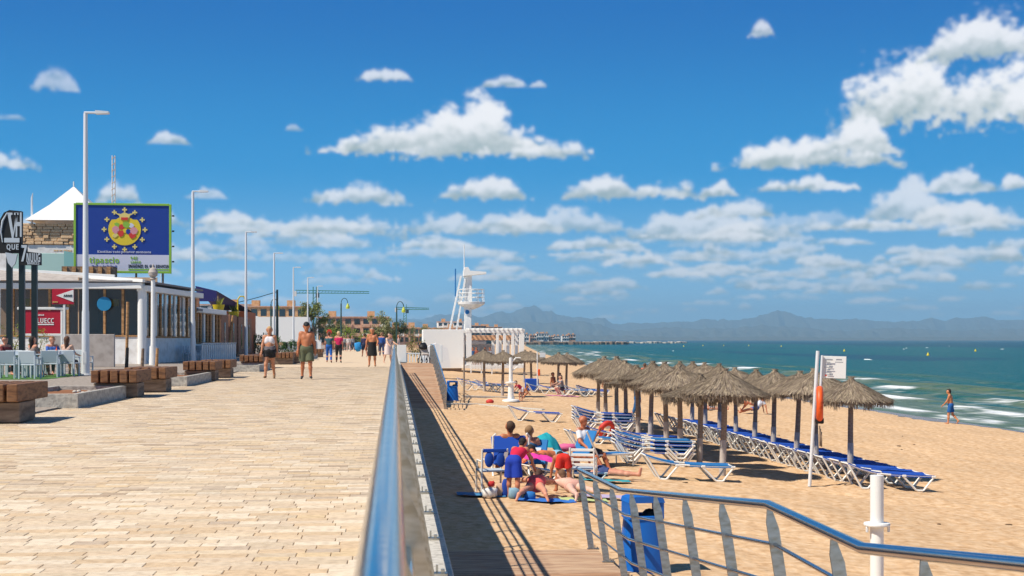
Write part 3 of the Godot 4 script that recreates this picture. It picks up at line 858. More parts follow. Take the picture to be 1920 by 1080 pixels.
# a wall of panes between posts from a to b (x, d): low wall, sill, mullions, panes, fascia
func facade(o: Node3D, a: Vector2, b: Vector2, h0: float, h1: float, n: int, wide_post: float, pale_every: int) -> void:
	var L := a.distance_to(b)
	var dir := Vector3(b.x - a.x, 0, -(b.y - a.y)).normalized()
	var out := dir.cross(Vector3.UP)
	var t := Basis(dir, Vector3.UP, out)
	var at := V(a.x, 0, a.y)
	var s := ST(); box(s, at + t * Vector3(L / 2, h0 / 2, -0.12), Vector3(L, h0, 0.24), 0.01, t); put("low_wall", s, mats["plaster"], o)
	s = ST(); box(s, at + t * Vector3(L / 2, h0 + 0.04, -0.08), Vector3(L - 0.01, 0.08, 0.26), 0.01, t); put("sill", s, mats["window_wood"], o)
	s = ST(); box(s, at + t * Vector3(L / 2, h1 + 0.16, 0.12), Vector3(L + 0.3, 0.3, 0.6), 0.02, t); put("fascia", s, mats["white_wall"], o)
	s = ST(); box(s, at + t * Vector3(L / 2, h0 / 2 + h1 / 2 + 0.1, -3.2), Vector3(L - 0.05, h1 - 0.1, 0.05), 0.0, t); put("inner_wall", s, mat("interior", Color("c2a283"), 0.9), o)
	var pm := ST(); box(pm, Vector3.ZERO, Vector3(wide_post, h1 - h0 - 0.08, 0.12), 0.01)
	var pmm := pm.commit()
	var gl := ST(); box(gl, Vector3.ZERO, Vector3(L / n - wide_post - 0.01, h1 - h0 - 0.1, 0.02))
	var glm := gl.commit()
	for k in n + 1:
		var p := put("mullion", pmm, mats["white"] if pale_every > 0 and k % pale_every == 1 else mats["window_wood"], o)
		p.transform = Transform3D(t, at + t * Vector3(L * k / n, (h0 + h1) / 2 + 0.04, -0.05))
		if k < n:
			var g := put("pane", glm, mats["window_glass"], o)
			g.transform = Transform3D(t, at + t * Vector3(L * (k + 0.5) / n, (h0 + h1) / 2 + 0.04, -0.07))

func build_left() -> void:
	var o := thing("restaurant_pavilion", "glazed restaurant pavilion with timber mullions, white low wall and flat white roof edge", "building")
	facade(o, Vector2(-21.2, 69.95), Vector2(-12.85, 69.2), 1.4, 3.82, 9, 0.12, 0)
	facade(o, Vector2(-12.85, 69.2), Vector2(-11.75, 80.5), 1.35, 3.7, 12, 0.16, 2)
	var s := ST()
	tube(s, [V(-12.8, 0, 69.2), V(-12.8, 3.95, 69.2)], 0.22, 12); put("corner_column", s, mats["white"], o)
	# roof planes: pale grey slope and white edge boards above the glass
	s = ST()
	prism(s, [Vector2(-21.6, -69.6), Vector2(-12.5, -68.8), Vector2(-11.4, -81.0), Vector2(-20.0, -82.0), Vector2(-22.0, -80.0)], 0.1, Transform3D(Basis(Vector3.RIGHT, Vector3.BACK, Vector3.DOWN), Vector3(0, 4.2, 0)))
	put("roof", s, mats["roof_grey"], o)
	s = ST(); face(s, V(-21.4, 4.28, 69.3), V(-12.6, 4.16, 68.7), V(-13.4, 4.5, 72.5), V(-21.4, 5.0, 72.5), V(-17, 0, 73)); put("roof_slope", s, mats["grey_plaster"], o)
	s = ST(); bar(s, V(-21.4, 5.0, 72.4), V(-14.8, 4.62, 72.4), 0.2, 0.16, 0.01); put("roof_edge", s, mats["white_wall"], o)
	s = ST(); bar(s, V(-15.9, 4.5, 70.6), V(-12.6, 4.22, 68.6), 0.18, 0.16, 0.01); put("roof_edge", s, mats["white_wall"], o)
	for k in 3:
		s = ST(); box(s, V(-19.0 + 2.2 * k, 0.75, 71.4), Vector3(0.9, 0.08, 0.9), 0.01); put("inner_table", s, mats["window_wood"], o)
		s = ST(); box(s, V(-19.0 + 2.2 * k, 3.2, 71.5), Vector3(0.35, 0.4, 0.35), 0.05); put("lamp_shade", s, mats["gold_pale"] if mats.has("gold_pale") else mats["gold"], o)
	s = ST(); box(s, V(-16.6, 4.75, 74.6), Vector3(2.7, 0.95, 1.2)); put("roof_hut", s, mats["old_wood"], o)
	for k in 6:
		s = ST(); box(s, V(-17.75 + 0.46 * k, 4.75, 73.95), Vector3(0.2, 0.93, 0.06)); put("slat", s, mats["window_wood"], o)
	# round blue notice behind the glass and the handrail by the door
	s = ST(); lathe(s, [Vector2(0, 0), Vector2(0.36, 0), Vector2(0.36, 0.03), Vector2(0, 0.03)], V(-14.68, 3.07, 69.2), 20, Basis(Vector3.RIGHT, PI / 2))
	tag(put("round_sign", s, mat("sign_blue", Color("1e7fae"), 0.5)), "round blue notice fixed to the restaurant glazing", "sign")
	o = thing("globe_lamp", "white garden lamp column with small globe top before the restaurant", "lamp", V(-11.75, 0.02, 66.4))
	s = ST(); tube(s, [Vector3.ZERO, Vector3(0, 0.9, 0), Vector3(0, 0.95, 0), Vector3(0, 4.15, 0)], [0.2, 0.17, 0.12, 0.1], 12); put("column", s, mats["white"], o)
	s = ST(); lathe(s, [Vector2(0.09, 4.15), Vector2(0.17, 4.2), Vector2(0.1, 4.28), Vector2(0.21, 4.36), Vector2(0.24, 4.52), Vector2(0.16, 4.7), Vector2(0.05, 4.76), Vector2(0.04, 4.9), Vector2(0, 4.92)], Vector3.ZERO, 14); put("globe", s, mats["grey_plaster"], o)
	# free-standing low grey wall
	s = ST(); box(s, V(-13.95, 0.76, 61.4), Vector3(2.75, 1.48, 0.3), 0.015, Basis(Vector3.UP, 0.05))
	tag(put("low_wall", s, mats["grey_plaster"]), "plain grey rendered low wall behind the terrace chairs", "wall")
	# wooden stakes and bollards
	for q in [[-10.44, 53.2, 0.92, "dark"], [-10.93, 59.1, 0.85, "old_wood"], [-10.7, 61.3, 0.85, "window_wood"]]:
		s = ST(); tube(s, [Vector3.ZERO, Vector3(0.04, q[2], 0)], [0.075, 0.06], 9)
		var b := put("bollard", s, mats[q[3]]); b.position = V(q[0], 0.02, q[1])
		tag(b, {"dark": "dark metal bollard standing on the terrace by a timber bench", "old_wood": "brown wooden bollard before the white pavilion wall", "window_wood": "pale split wooden stake by the globe lamp"}[q[3]], "bollard")
	s = ST(); tube(s, [V(-12.35, 0.3, 63.0), V(-12.3, 3.0, 63.0)], 0.07, 8); tag(put("wooden_pole", s, mats["window_wood"]), "slim upright timber pole at the end of the grey wall", "pole")
	# building behind: rough stone band, flaking white wall, mint parapet, white tent roof
	o = thing("old_building", "old white building with rough stone band, flaking plaster and mint green parapet", "building")
	s = ST(); box(s, V(-22.9, 3.6, 88.0), Vector3(8.2, 7.2, 4.0)); put("wall", s, mats["plaster"], o)
	s = ST()
	for j in 7:
		var x := -27.1
		while x < -18.7:
			var w := rng.randf_range(0.3, 0.8)
			box(s, V(x + w / 2, 7.32 + 0.19 * j, 86.1 + rng.randf_range(-0.05, 0.05)), Vector3(w - 0.03, 0.18, 0.35), 0.03)
			x += w
	put("stone_band", s, mats["stone_band"], o)
	s = ST(); box(s, V(-22.9, 7.85, 88.0), Vector3(8.2, 1.3, 3.5)); put("upper_wall", s, mats["stone_band"], o)
	for k in 9:
		s = ST(); box(s, V(-21.2 + 0.28 * (k % 4), 6.85 - 0.22 * (k / 4), 85.99), Vector3(rng.randf_range(0.1, 0.3), rng.randf_range(0.08, 0.18), 0.012)); put("bare_patch", s, mats["stone_band"], o)
	s = ST(); box(s, V(-21.4, 5.72, 82.4), Vector3(3.4, 1.46, 0.3), 0.02); put("parapet", s, mats["mint"], o)
	s = ST(); face(s, V(-19.8, 6.6, 82.2), V(-17.0, 5.95, 82.2), V(-17.0, 4.9, 82.2), V(-19.8, 4.9, 82.2), V(-18, 5.5, 90)); put("parapet", s, mat("mint_deep", Color("7fb3b2"), 0.8), o)
	s = ST(); box(s, V(-19.9, 3.0, 82.6), Vector3(7.0, 3.9, 0.4)); put("lower_wall", s, mats["grey_plaster"], o)
	o = thing("tent_roof", "pointed white pyramid tent roof above the old stone building", "tent")
	s = ST()
	var ap := V(-20.4, 11.05, 87.2)
	var cn := [V(-23.0, 8.74, 85.6), V(-17.8, 8.74, 85.6), V(-17.8, 8.74, 90.4), V(-23.0, 8.74, 90.4)]
	for k in 4:
		var a: Vector3 = cn[k]
		var b: Vector3 = cn[(k + 1) % 4]
		var m1 := a.lerp(ap, 0.5) + Vector3(0, -0.12, 0)
		var m2 := b.lerp(ap, 0.5) + Vector3(0, -0.12, 0)
		face(s, a, b, m2, m1, V(-20.4, 7.0, 88)); face(s, m1, m2, ap, ap + Vector3(0.01, 0, 0), V(-20.4, 7.0, 88))
	put("canopy", s, mats["tent"], o)
	s = ST(); tube(s, [ap + Vector3(0, -0.1, 0), ap + Vector3(0, 0.3, 0)], 0.04, 6); put("finial", s, mats["white"], o)
	s = ST(); tube(s, [V(-22.76, 8.5, 86.3), V(-22.76, 10.2, 86.3), V(-22.7, 10.5, 86.3)], [0.07, 0.06, 0.02], 8); tag(put("roof_aerial", s, mats["lamp_grey"]), "short pale aerial standing on the old building by the tent", "aerial")
	o = thing("lattice_mast", "tall slim lattice mast rising behind the blue billboard", "mast", V(-16.8, 4.0, 81.8))
	s = ST()
	for k in 4: tube(s, [Vector3(-0.1 + 0.2 * (k % 2), 0, -0.1 + 0.2 * (k / 2)), Vector3(-0.08 + 0.16 * (k % 2), 8.3, -0.08 + 0.16 * (k / 2))], 0.022, 5)
	put("leg", s, mats["plaster"], o)
	for k in 22:
		s = ST(); bar(s, Vector3(-0.1, 0.3 + k * 0.37, 0.1), Vector3(0.1, 0.45 + k * 0.37, 0.1), 0.03, 0.03); put("rung", s, mats["stone_band"], o)
	# billboard on the roof
	o = thing("billboard", "large blue billboard with gold crest and green frame on the roof", "billboard", V(-15.02, 5.0, 75.6), 0.04)
	s = ST(); box(s, Vector3(0, 1.86, 0), Vector3(5.1, 3.74, 0.1)); put("panel", s, mats["board_blue"], o)
	s = ST(); box(s, Vector3(0, 0.5, 0.055), Vector3(5.0, 0.93, 0.02)); put("lower_panel", s, mats["board_pale"], o)
	for k in 4:
		s = ST()
		if k < 2: box(s, Vector3(-2.57 + 5.14 * k, 1.86, 0.02), Vector3(0.12, 3.86, 0.16), 0.01)
		else: box(s, Vector3(0, 0.0 + 3.76 * (k - 2), 0.02), Vector3(5.02, 0.12, 0.158), 0.01)
		put("frame", s, mats["lime"], o)
	s = ST()
	var pl := []
	for k in 28: pl.append(Vector2(cos(TAU * k / 28.0), sin(TAU * k / 28.0)) * (0.88 if absf(k - 7) > 3 else 0.72))
	prism(s, pl, 0.03, Transform3D(Basis.IDENTITY, Vector3(0.1, 2.36, 0.07))); put("crest_disc", s, mats["gold"], o)
	for k in 12:
		var a := TAU * k / 12.0 + PI / 2
		s = ST()
		var c := Vector3(0.1 + cos(a) * 1.1, 2.36 + sin(a) * 1.1, 0.07)
		box(s, c, Vector3(0.26, 0.08, 0.03)); box(s, c, Vector3(0.08, 0.26, 0.034)); put("crest_cross", s, mat("gold_pale", Color("d8c878"), 0.6), o)
	s = ST(); prism(s, [Vector2(-0.55, 0.16), Vector2(-0.3, 0.02), Vector2(-0.22, -0.2), Vector2(0.22, -0.2), Vector2(0.3, 0.02), Vector2(0.55, 0.16), Vector2(0.2, 0.1), Vector2(0, 0.2), Vector2(-0.2, 0.1)], 0.03, Transform3D(Basis.IDENTITY, Vector3(0.1, 3.12, 0.09))); put("crest_crown", s, mats["gold_pale"], o)
	s = ST(); prism(s, [Vector2(-0.2, 0.05), Vector2(0.2, 0.05), Vector2(0.16, -0.1), Vector2(-0.16, -0.1)], 0.03, Transform3D(Basis.IDENTITY, Vector3(0.1, 2.98, 0.11))); put("crown_base", s, mats["emblem_red"], o)
	for q in [[-0.45, 0.0, 0.2, "emblem_pink"], [-0.15, 0.15, 0.17, "emblem_red"], [-0.2, -0.2, 0.2, "emblem_red"], [0.02, -0.05, 0.15, "gold"], [0.22, -0.1, 0.16, "board_blue"], [0.5, -0.02, 0.22, "emblem_pink"], [0.1, 0.3, 0.18, "lime"], [-0.4, 0.28, 0.16, "lime"], [0.42, -0.32, 0.18, "emblem_red"], [-0.5, -0.3, 0.14, "gold_pale"], [0.38, 0.24, 0.14, "board_pale"]]:
		s = ST()
		var p2 := []
		for k in 7: p2.append(Vector2(cos(TAU * k / 7.0), sin(TAU * k / 7.0)) * q[2] * (0.7 + 0.5 * rng.randf()))
		prism(s, p2, 0.02, Transform3D(Basis.IDENTITY, Vector3(0.1 + q[0], 2.34 + q[1], 0.1 + 0.006 * q[2]))); put("crest_charge", s, mats[q[3]], o)
	letters("slogan", "Knotitas vato potavor monosea", 0.13, mats["board_pale"], o, Vector3(0.08, 1.12, 0.07), 2.9, true)
	letters("logo", "tipascio", 0.3, mats["lime"], o, Vector3(-1.0, 0.64, 0.08), 1.6)
	letters("logo_line", "Bul a lalidad", 0.13, mats["board_blue"], o, Vector3(-1.0, 0.3, 0.08), 1.35, true)
	letters("small_line", "142", 0.16, mats["lime"], o, Vector3(0.6, 0.78, 0.08), 0.4)
	letters("small_line", "LABOR", 0.13, mats["lime"], o, Vector3(0.7, 0.55, 0.08), 0.55)
	letters("title", "INGENIS EL GO EDUCIA", 0.17, mats["dark"], o, Vector3(1.4, 0.33, 0.08), 2.2)
	s = ST(); box(s, Vector3(1.4, 0.15, 0.07), Vector3(2.2, 0.06, 0.03)); put("underline", s, mats["lime"], o)
	for k in 4:
		s = ST(); bar(s, Vector3(-2.2 + 1.45 * k, -0.9, -0.1), Vector3(-2.2 + 1.45 * k, 3.6, -0.1), 0.1, 0.1); put("support", s, mats["old_wood"], o)
	for k in 4:
		s = ST(); box(s, Vector3(2.72, 0.6 + 0.85 * k, 0), Vector3(0.12, 0.08, 0.1)); put("bracket", s, mats["dark"], o)
	# totem sign on three dark posts
	o = thing("totem_sign", "black and grey totem sign with curved letter board on three dark green posts", "sign", V(-14.05, 0.02, 51.9))
	for k in 3:
		s = ST(); box(s, Vector3(-0.46 + 0.46 * k, 2.3 - 0.05 * k, 0), Vector3(0.2, 4.6 - 0.1 * k, 0.2), 0.01); put("post", s, mats["dark_green"], o)
	s = ST()
	prism(s, [Vector2(-0.82, 4.5), Vector2(-0.86, 5.2), Vector2(-0.8, 5.7), Vector2(-0.62, 6.02), Vector2(-0.42, 6.12), Vector2(0.02, 6.08), Vector2(0.02, 5.0), Vector2(0.0, 4.5)], 0.26, Transform3D(Basis.IDENTITY, Vector3(0, 0, 0.05))); put("head_board", s, mats["dark"], o)
	s = ST(); tube(s, [Vector3(-0.66, 4.9, 0.2), Vector3(-0.72, 5.3, 0.2), Vector3(-0.66, 5.7, 0.2), Vector3(-0.5, 6.0, 0.2)], [0.02, 0.03, 0.04, 0.02], 6); put("swoosh", s, mats["chair_grey"], o)
	letters("letter", "V", 0.92, mats["chair_grey"], o, Vector3(-0.3, 5.5, 0.19), 0.44, true)
	letters("letter", "H", 0.92, mats["chair_grey"], o, Vector3(-0.08, 5.55, 0.19), 0.22)
	s = ST(); box(s, Vector3(-0.32, 4.98, 0.19), Vector3(0.56, 0.17, 0.03)); put("band", s, mats["chair_grey"], o)
	s = ST(); box(s, Vector3(-0.28, 4.72, 0.12), Vector3(0.5, 0.3, 0.22), 0.02); put("name_board", s, mats["dark"], o)
	letters("letter", "QUE", 0.2, mats["chair_grey"], o, Vector3(-0.28, 4.72, 0.24), 0.44)
	s = ST(); prism(s, [Vector2(-0.56, 4.52), Vector2(-0.12, 4.45), Vector2(-0.2, 4.1), Vector2(-0.32, 3.95), Vector2(-0.46, 4.12)], 0.1, Transform3D(Basis.IDENTITY, Vector3(0, 0, 0.16))); put("shield", s, mats["chair_grey"], o)
	s = ST(); prism(s, [Vector2(-0.06, 4.05), Vector2(0.72, 4.05), Vector2(0.72, 4.5), Vector2(0.2, 4.56), Vector2(0.2, 4.85), Vector2(-0.06, 4.85)], 0.2, Transform3D(Basis.IDENTITY, Vector3(0, 0, 0.06))); put("name_board", s, mats["dark"], o)
	letters("letter", "7", 0.62, mats["chair_grey"], o, Vector3(0.1, 4.48, 0.17), 0.24)
	letters("letter", "NUUG", 0.34, mats["chair_grey"], o, Vector3(0.46, 4.32, 0.17), 0.5)
	letters("letter", "MAREES", 0.11, mats["chair_grey"], o, Vector3(0.46, 4.12, 0.17), 0.44)
	# red signs
	o = thing("arrow_sign", "red sign on a white post with white arrow pointing along the terrace", "sign", V(-13.38, 0.02, 55.4))
	s = ST(); box(s, Vector3(0, 2.98, 0), Vector3(0.86, 0.62, 0.06), 0.005); put("panel", s, mats["red_sign"], o)
	s = ST(); prism(s, [Vector2(-0.26, 3.02), Vector2(0.42, 3.26), Vector2(0.42, 2.76)], 0.02, Transform3D(Basis.IDENTITY, Vector3(0, 0, 0.036))); put("arrow", s, mats["white"], o)
	letters("arrow_text", "ARNE", 0.09, mats["dark"], o, Vector3(0.2, 3.01, 0.055), 0.34)
	letters("small_text", "menu", 0.06, mats["gold_pale"], o, Vector3(-0.3, 2.76, 0.045), 0.2)
	s = ST(); box(s, Vector3(0.04, 1.33, -0.02), Vector3(0.08, 2.66, 0.07)); put("post", s, mats["white"], o)
	o = thing("menu_board", "wide crimson menu board with white lettering in a white frame", "sign", V(-14.2, 0.02, 55.5))
	s = ST(); box(s, Vector3(0, 1.95, 0), Vector3(1.4, 0.94, 0.06)); put("panel", s, mats["red_sign"], o)
	s = ST(); box(s, Vector3(0, 2.5, 0.0), Vector3(2.0, 0.1, 0.14), 0.01); put("frame", s, mats["white"], o)
	s = ST(); box(s, Vector3(0, 1.43, 0.0), Vector3(1.5, 0.09, 0.1), 0.01); put("frame", s, mats["white"], o)
	for k in 2:
		s = ST(); box(s, Vector3(-0.74 + 1.48 * k, 1.22, 0), Vector3(0.07, 2.44, 0.09)); put("post", s, mats["white"], o)
	letters("title", "ELUECC", 0.2, mats["white"], o, Vector3(0.05, 2.0, 0.04), 0.78)
	s = ST(); box(s, Vector3(0.05, 1.85, 0.035), Vector3(0.78, 0.05, 0.02)); put("underline", s, mats["white"], o)
	letters("small_text", "casa", 0.08, mats["white"], o, Vector3(-0.1, 2.24, 0.04), 0.3)
	# shrubs behind the totem
	for q in [[-14.9, 53.6, 1.9], [-14.0, 53.9, 1.7], [-15.7, 53.4, 2.0]]:
		leafy("potted_shrub", "leafy yellow-green shrub standing behind the totem sign posts", "shrub", V(q[0], 0.02, q[1]), q[2], 0.45, Color("7f8a2c"), 500, "shrubs behind the totem sign")
	# terrace tables and chairs
	var ch := thing("terrace_chair", "pale grey armchair on the restaurant terrace", "chair", V(-12.2, 0.02, 43.4), PI + 0.1, "grey terrace armchairs")
	var cg: Material = mats["chair_grey"]
	s = ST(); box(s, Vector3(0, 0.44, 0), Vector3(0.5, 0.04, 0.48), 0.01); put("seat", s, cg, ch)
	s = ST(); box(s, Vector3(0, 0.68, -0.24), Vector3(0.52, 0.4, 0.035), 0.01, Basis(Vector3.RIGHT, -0.12)); put("backrest", s, cg, ch)
	for k in 4:
		s = ST(); box(s, Vector3(-0.25 + 0.5 * (k % 2), 0.32 if k < 2 else 0.43, 0.22 - 0.46 * (k / 2)), Vector3(0.045, 0.64 if k < 2 else 0.86, 0.045), 0.005); put("leg", s, cg, ch)
	for k in 2:
		s = ST(); box(s, Vector3(-0.25 + 0.5 * k, 0.645, 0), Vector3(0.055, 0.03, 0.5), 0.005); put("armrest", s, cg, ch)
	for q in [[-11.45, 43.2, 3.0], [-11.9, 44.6, 2.9], [-11.25, 44.9, 3.25], [-10.95, 46.2, 3.0], [-12.6, 45.6, 0.3], [-11.6, 46.8, 0.1], [-12.9, 43.9, 1.3], [-10.9, 47.9, 2.6], [-13.3, 47.5, 0.5], [-12.2, 48.6, -0.2]]:
		dup(ch, V(q[0], 0.02, q[1]), q[2])
	var tb: Node3D = null
	for q in [[-12.3, 44.6], [-11.5, 45.8], [-12.8, 47.0], [-11.5, 48.6]]:
		if tb == null:
			tb = thing("terrace_table", "square pale grey table among the terrace armchairs", "table", V(q[0], 0.02, q[1]), 0.0, "grey terrace tables")
			s = ST(); box(s, Vector3(0, 0.74, 0), Vector3(0.8, 0.04, 0.8), 0.01); put("table_top", s, cg, tb)
			for k in 4:
				s = ST(); box(s, Vector3(-0.34 + 0.68 * (k % 2), 0.36, -0.34 + 0.68 * (k / 2)), Vector3(0.06, 0.72, 0.06), 0.005); put("leg", s, cg, tb)
		else: dup(tb, V(q[0], 0.02, q[1]), 0.0)
	s = ST(); lathe(s, [Vector2(0, 0), Vector2(0.035, 0), Vector2(0.035, 0.13), Vector2(0.012, 0.18), Vector2(0.012, 0.24), Vector2(0, 0.24)], V(-11.3, 0.78, 45.9), 10); tag(put("bottle", s, mats["orange"]), "small orange bottle standing on a grey terrace table", "bottle")
	s = ST(); sheet_cloth(s, V(-13.6, 0.95, 45.2), 0.9, 0.5); tag(put("orange_cloth", s, mats["orange_cloth"]), "bright orange cloth hanging behind the terrace chairs", "cloth")
	# strip of artificial grass under the chairs
	s = ST(); quad(s, V(-13.6, 0.026, 42.2), V(-10.75, 0.026, 42.2), V(-10.75, 0.026, 49.2), V(-13.6, 0.026, 49.2), Vector3.UP); var gr := setting("terrace_lawn", s, mat("lawn", Color("4f7a35"), 0.95)); gr.set_meta("kind", "structure")
	# further along: white panelled fence, brown walls, navy awning, pots
	o = thing("panel_fence", "white panelled fence enclosing the next terrace past the pavilion", "fence", V(-10.8, 0.02, 76.4))
	for k in 17:
		s = ST(); box(s, Vector3(0.04 * k, 0.48, -0.62 * k), Vector3(0.05, 0.95, 0.42), 0.006); put("panel", s, mats["plaster"], o)
		s = ST(); box(s, Vector3(0.04 * k, 0.52, -0.62 * k - 0.3), Vector3(0.06, 1.04, 0.06)); put("post", s, mats["chair_grey"], o)
	s = ST(); bar(s, Vector3(0, 1.02, 0.2), Vector3(0.66, 1.02, -10.4), 0.06, 0.05); put("rail", s, mats["chair_grey"], o)
	for k in 8:
		var q := [-10.95 - 0.55 * (k % 3), 74.6 + 1.5 * k]
		dup(ch, V(q[0], 0.02, q[1]), 1.2 + 0.3 * k, "pale grey armchair behind the white panelled fence", "armchairs behind the white fence")
	o = thing("timber_bar", "low bar building of vertical timber posts with white fascia past the pavilion", "building")
	facade(o, Vector2(-12.2, 81.5), Vector2(-11.7, 91.0), 1.0, 2.9, 9, 0.3, 3)
	s = ST(); box(s, V(-14.0, 3.05, 86.0), Vector3(4.6, 0.14, 10.0)); put("roof", s, mats["roof_grey"], o)
	s = ST(); box(s, V(-13.2, 3.7, 86.0), Vector3(0.6, 1.2, 0.6)); put("chimney", s, mats["brown_wall"], o)
	s = ST(); box(s, V(-12.7, 3.5, 87.0), Vector3(0.4, 0.8, 0.4)); put("chimney", s, mats["brown_wall"], o)
	o = thing("brown_hut", "brown rendered terrace hut with narrow window slots and planter roof", "building")
	for k in 4:
		s = ST(); box(s, V(-12.9 + 0.1 * k, 1.55, 94.5 + 4.2 * k), Vector3(2.2, 3.1 - 0.12 * k, 3.9), 0.03); put("wall", s, mats["brown_wall"], o)
		s = ST(); box(s, V(-11.79 + 0.1 * k, 1.5, 94.3 + 4.2 * k), Vector3(0.04, 1.9, 0.5)); put("window", s, mats["glass_dark"], o)
	s = ST(); box(s, V(-13.8, 1.8, 116.0), Vector3(3.0, 3.6, 8.0)); put("end_wall", s, mat("terracotta", Color("b0623a"), 0.85), o)
	o = thing("awning", "dark navy blue fabric awning sloping over the brown terrace hut", "awning")
	s = ST(); face(s, V(-14.2, 5.1, 97), V(-12.7, 4.75, 97), V(-12.3, 3.65, 118), V(-15.6, 3.9, 118), V(-14, 0, 105)); face(s, V(-14.2, 5.1, 97), V(-12.7, 4.75, 97), V(-12.7, 4.0, 97), V(-14.0, 4.0, 97), V(-14, 3, 110)); put("canopy", s, mats["navy"], o)
	for k in 3:
		s = ST(); tube(s, [V(-12.6 + 0.1 * k, 0, 97 + 10 * k), V(-12.6 + 0.1 * k, 4.4 - 0.3 * k, 97 + 10 * k)], 0.06, 6); put("pole", s, mats["old_wood"], o)
	for q in [[-12.0, 92.6, 3.15], [-12.2, 103.0, 2.9]]:
		o = thing("yellow_pot", "yellow pot with spiky plant on top of the brown hut wall", "plant pot", V(q[0], q[2], q[1]), 0.0, "yellow pots on the hut")
		s = ST(); lathe(s, [Vector2(0, 0), Vector2(0.3, 0), Vector2(0.42, 0.5), Vector2(0.36, 0.5), Vector2(0, 0.45)], Vector3.ZERO, 12); put("pot", s, mats["yellow"], o)
		s = ST()
		for k in 26:
			var a := rng.randf() * TAU
			s.set_color(Color(0.16, 0.18, 0.03)); leaf(s, Vector3(cos(a) * 0.15, 0.5, sin(a) * 0.15), Vector3(cos(a) * 0.5, 1.0, sin(a) * 0.5).normalized(), 0.55, 0.05)
		put("plant", s, mats["leaf"], o)
	s = ST(); tube(s, [V(-11.9, 2.6, 103), V(-11.9, 4.3, 103), V(-11.75, 4.55, 103), V(-11.45, 4.55, 103), V(-11.35, 4.3, 103)], 0.06, 6); tag(put("yellow_lamp", s, mats["yellow"]), "ochre hooked lamp post above the brown hut", "lamp")
	s = ST(); tube(s, [V(-11.2, 0.02, 91.0), V(-10.9, 2.9, 91.5)], [0.09, 0.07], 7); tag(put("bare_tree", s, mats["window_wood"]), "bare leaning pale tree before the brown hut wall", "tree")

func sheet_cloth(s: SurfaceTool, c: Vector3, w: float, h: float) -> void:
	for i in 6:
		var x0 := -w / 2 + w * i / 6.0
		var x1 := x0 + w / 6.0
		var z0 := 0.05 * sin(i * 1.7)
		var z1 := 0.05 * sin((i + 1) * 1.7)
		face(s, c + Vector3(x0, -h / 2, z0), c + Vector3(x1, -h / 2, z1), c + Vector3(x1, h / 2, z1 * 0.4), c + Vector3(x0, h / 2, z0 * 0.4), c - Vector3(0, 0, 9))
		face(s, c + Vector3(x0, -h / 2, z0 - 0.01), c + Vector3(x1, -h / 2, z1 - 0.01), c + Vector3(x1, h / 2, z1 * 0.4 - 0.01), c + Vector3(x0, h / 2, z0 * 0.4 - 0.01), c + Vector3(0, 0, 9))

# ------------------------------------------------------------------ plants
func leaf(s: SurfaceTool, p: Vector3, dir: Vector3, l: float, w: float) -> void:
	var x := dir.cross(Vector3(0.3, 1, 0.2)).normalized() * w
	var n := x.cross(dir).normalized()
	if n.y < 0: n = -n
	tri(s, p - x, p + x, p + dir * l, n)

func leafy(nm: String, label: String, cat: String, at: Vector3, h: float, r: float, col: Color, n: int, group := "", trunk := 0.35, squash := 0.8) -> Node3D:
	var o := thing(nm, label, cat, at, 0.0, group)
	var s := ST()
	var top := h * trunk
	tube(s, [Vector3.ZERO, Vector3(0.03, top * 0.6, 0.02) * 1.0, Vector3(0.0, top + h * 0.15, 0)], [h * 0.035 + 0.02, h * 0.028 + 0.015, h * 0.015], 7)
	for k in 5:
		var a := TAU * k / 5.0 + rng.randf()
		tube(s, [Vector3(0, top * 0.8, 0), Vector3(cos(a) * r * 0.4, top + h * 0.2, sin(a) * r * 0.4), Vector3(cos(a) * r * 0.75, top + h * 0.36, sin(a) * r * 0.75)], [h * 0.018, h * 0.012, h * 0.005], 5)
	put("trunk", s, mats["post_wood"], o)
	s = ST()
	var cy := top + (h - top) * 0.5
	var ry := (h - top) * 0.55
	var clumps := []
	for k in 26:
		var a := rng.randf() * TAU
		var f := sqrt(rng.randf())
		var yy := rng.randf_range(-1.0, 1.0)
		clumps.append([Vector3(cos(a) * r * f * sqrt(1.0 - yy * yy * 0.7), cy + yy * ry * squash, sin(a) * r * f * sqrt(1.0 - yy * yy * 0.7)), rng.randf_range(0.22, 0.42) * r, rng.randf_range(0.75, 1.25)])
	var lc := lin(col)
	for k in n:
		var c: Array = clumps[rng.randi() % clumps.size()]
		var v: Vector3 = Vector3(rng.randfn(), rng.randfn() * 0.8, rng.randfn()).normalized() * c[1] * pow(rng.randf(), 0.4)
		var t: Color = lc * (c[2] * rng.randf_range(0.7, 1.3)); t.a = 1.0
		s.set_color(t)
		leaf(s, c[0] + v, (v.normalized() + Vector3(rng.randfn(), rng.randfn(), rng.randfn()) * 0.6).normalized(), r * rng.randf_range(0.12, 0.2), r * 0.05)
	put("crown", s, mats["leaf"], o)
	return o

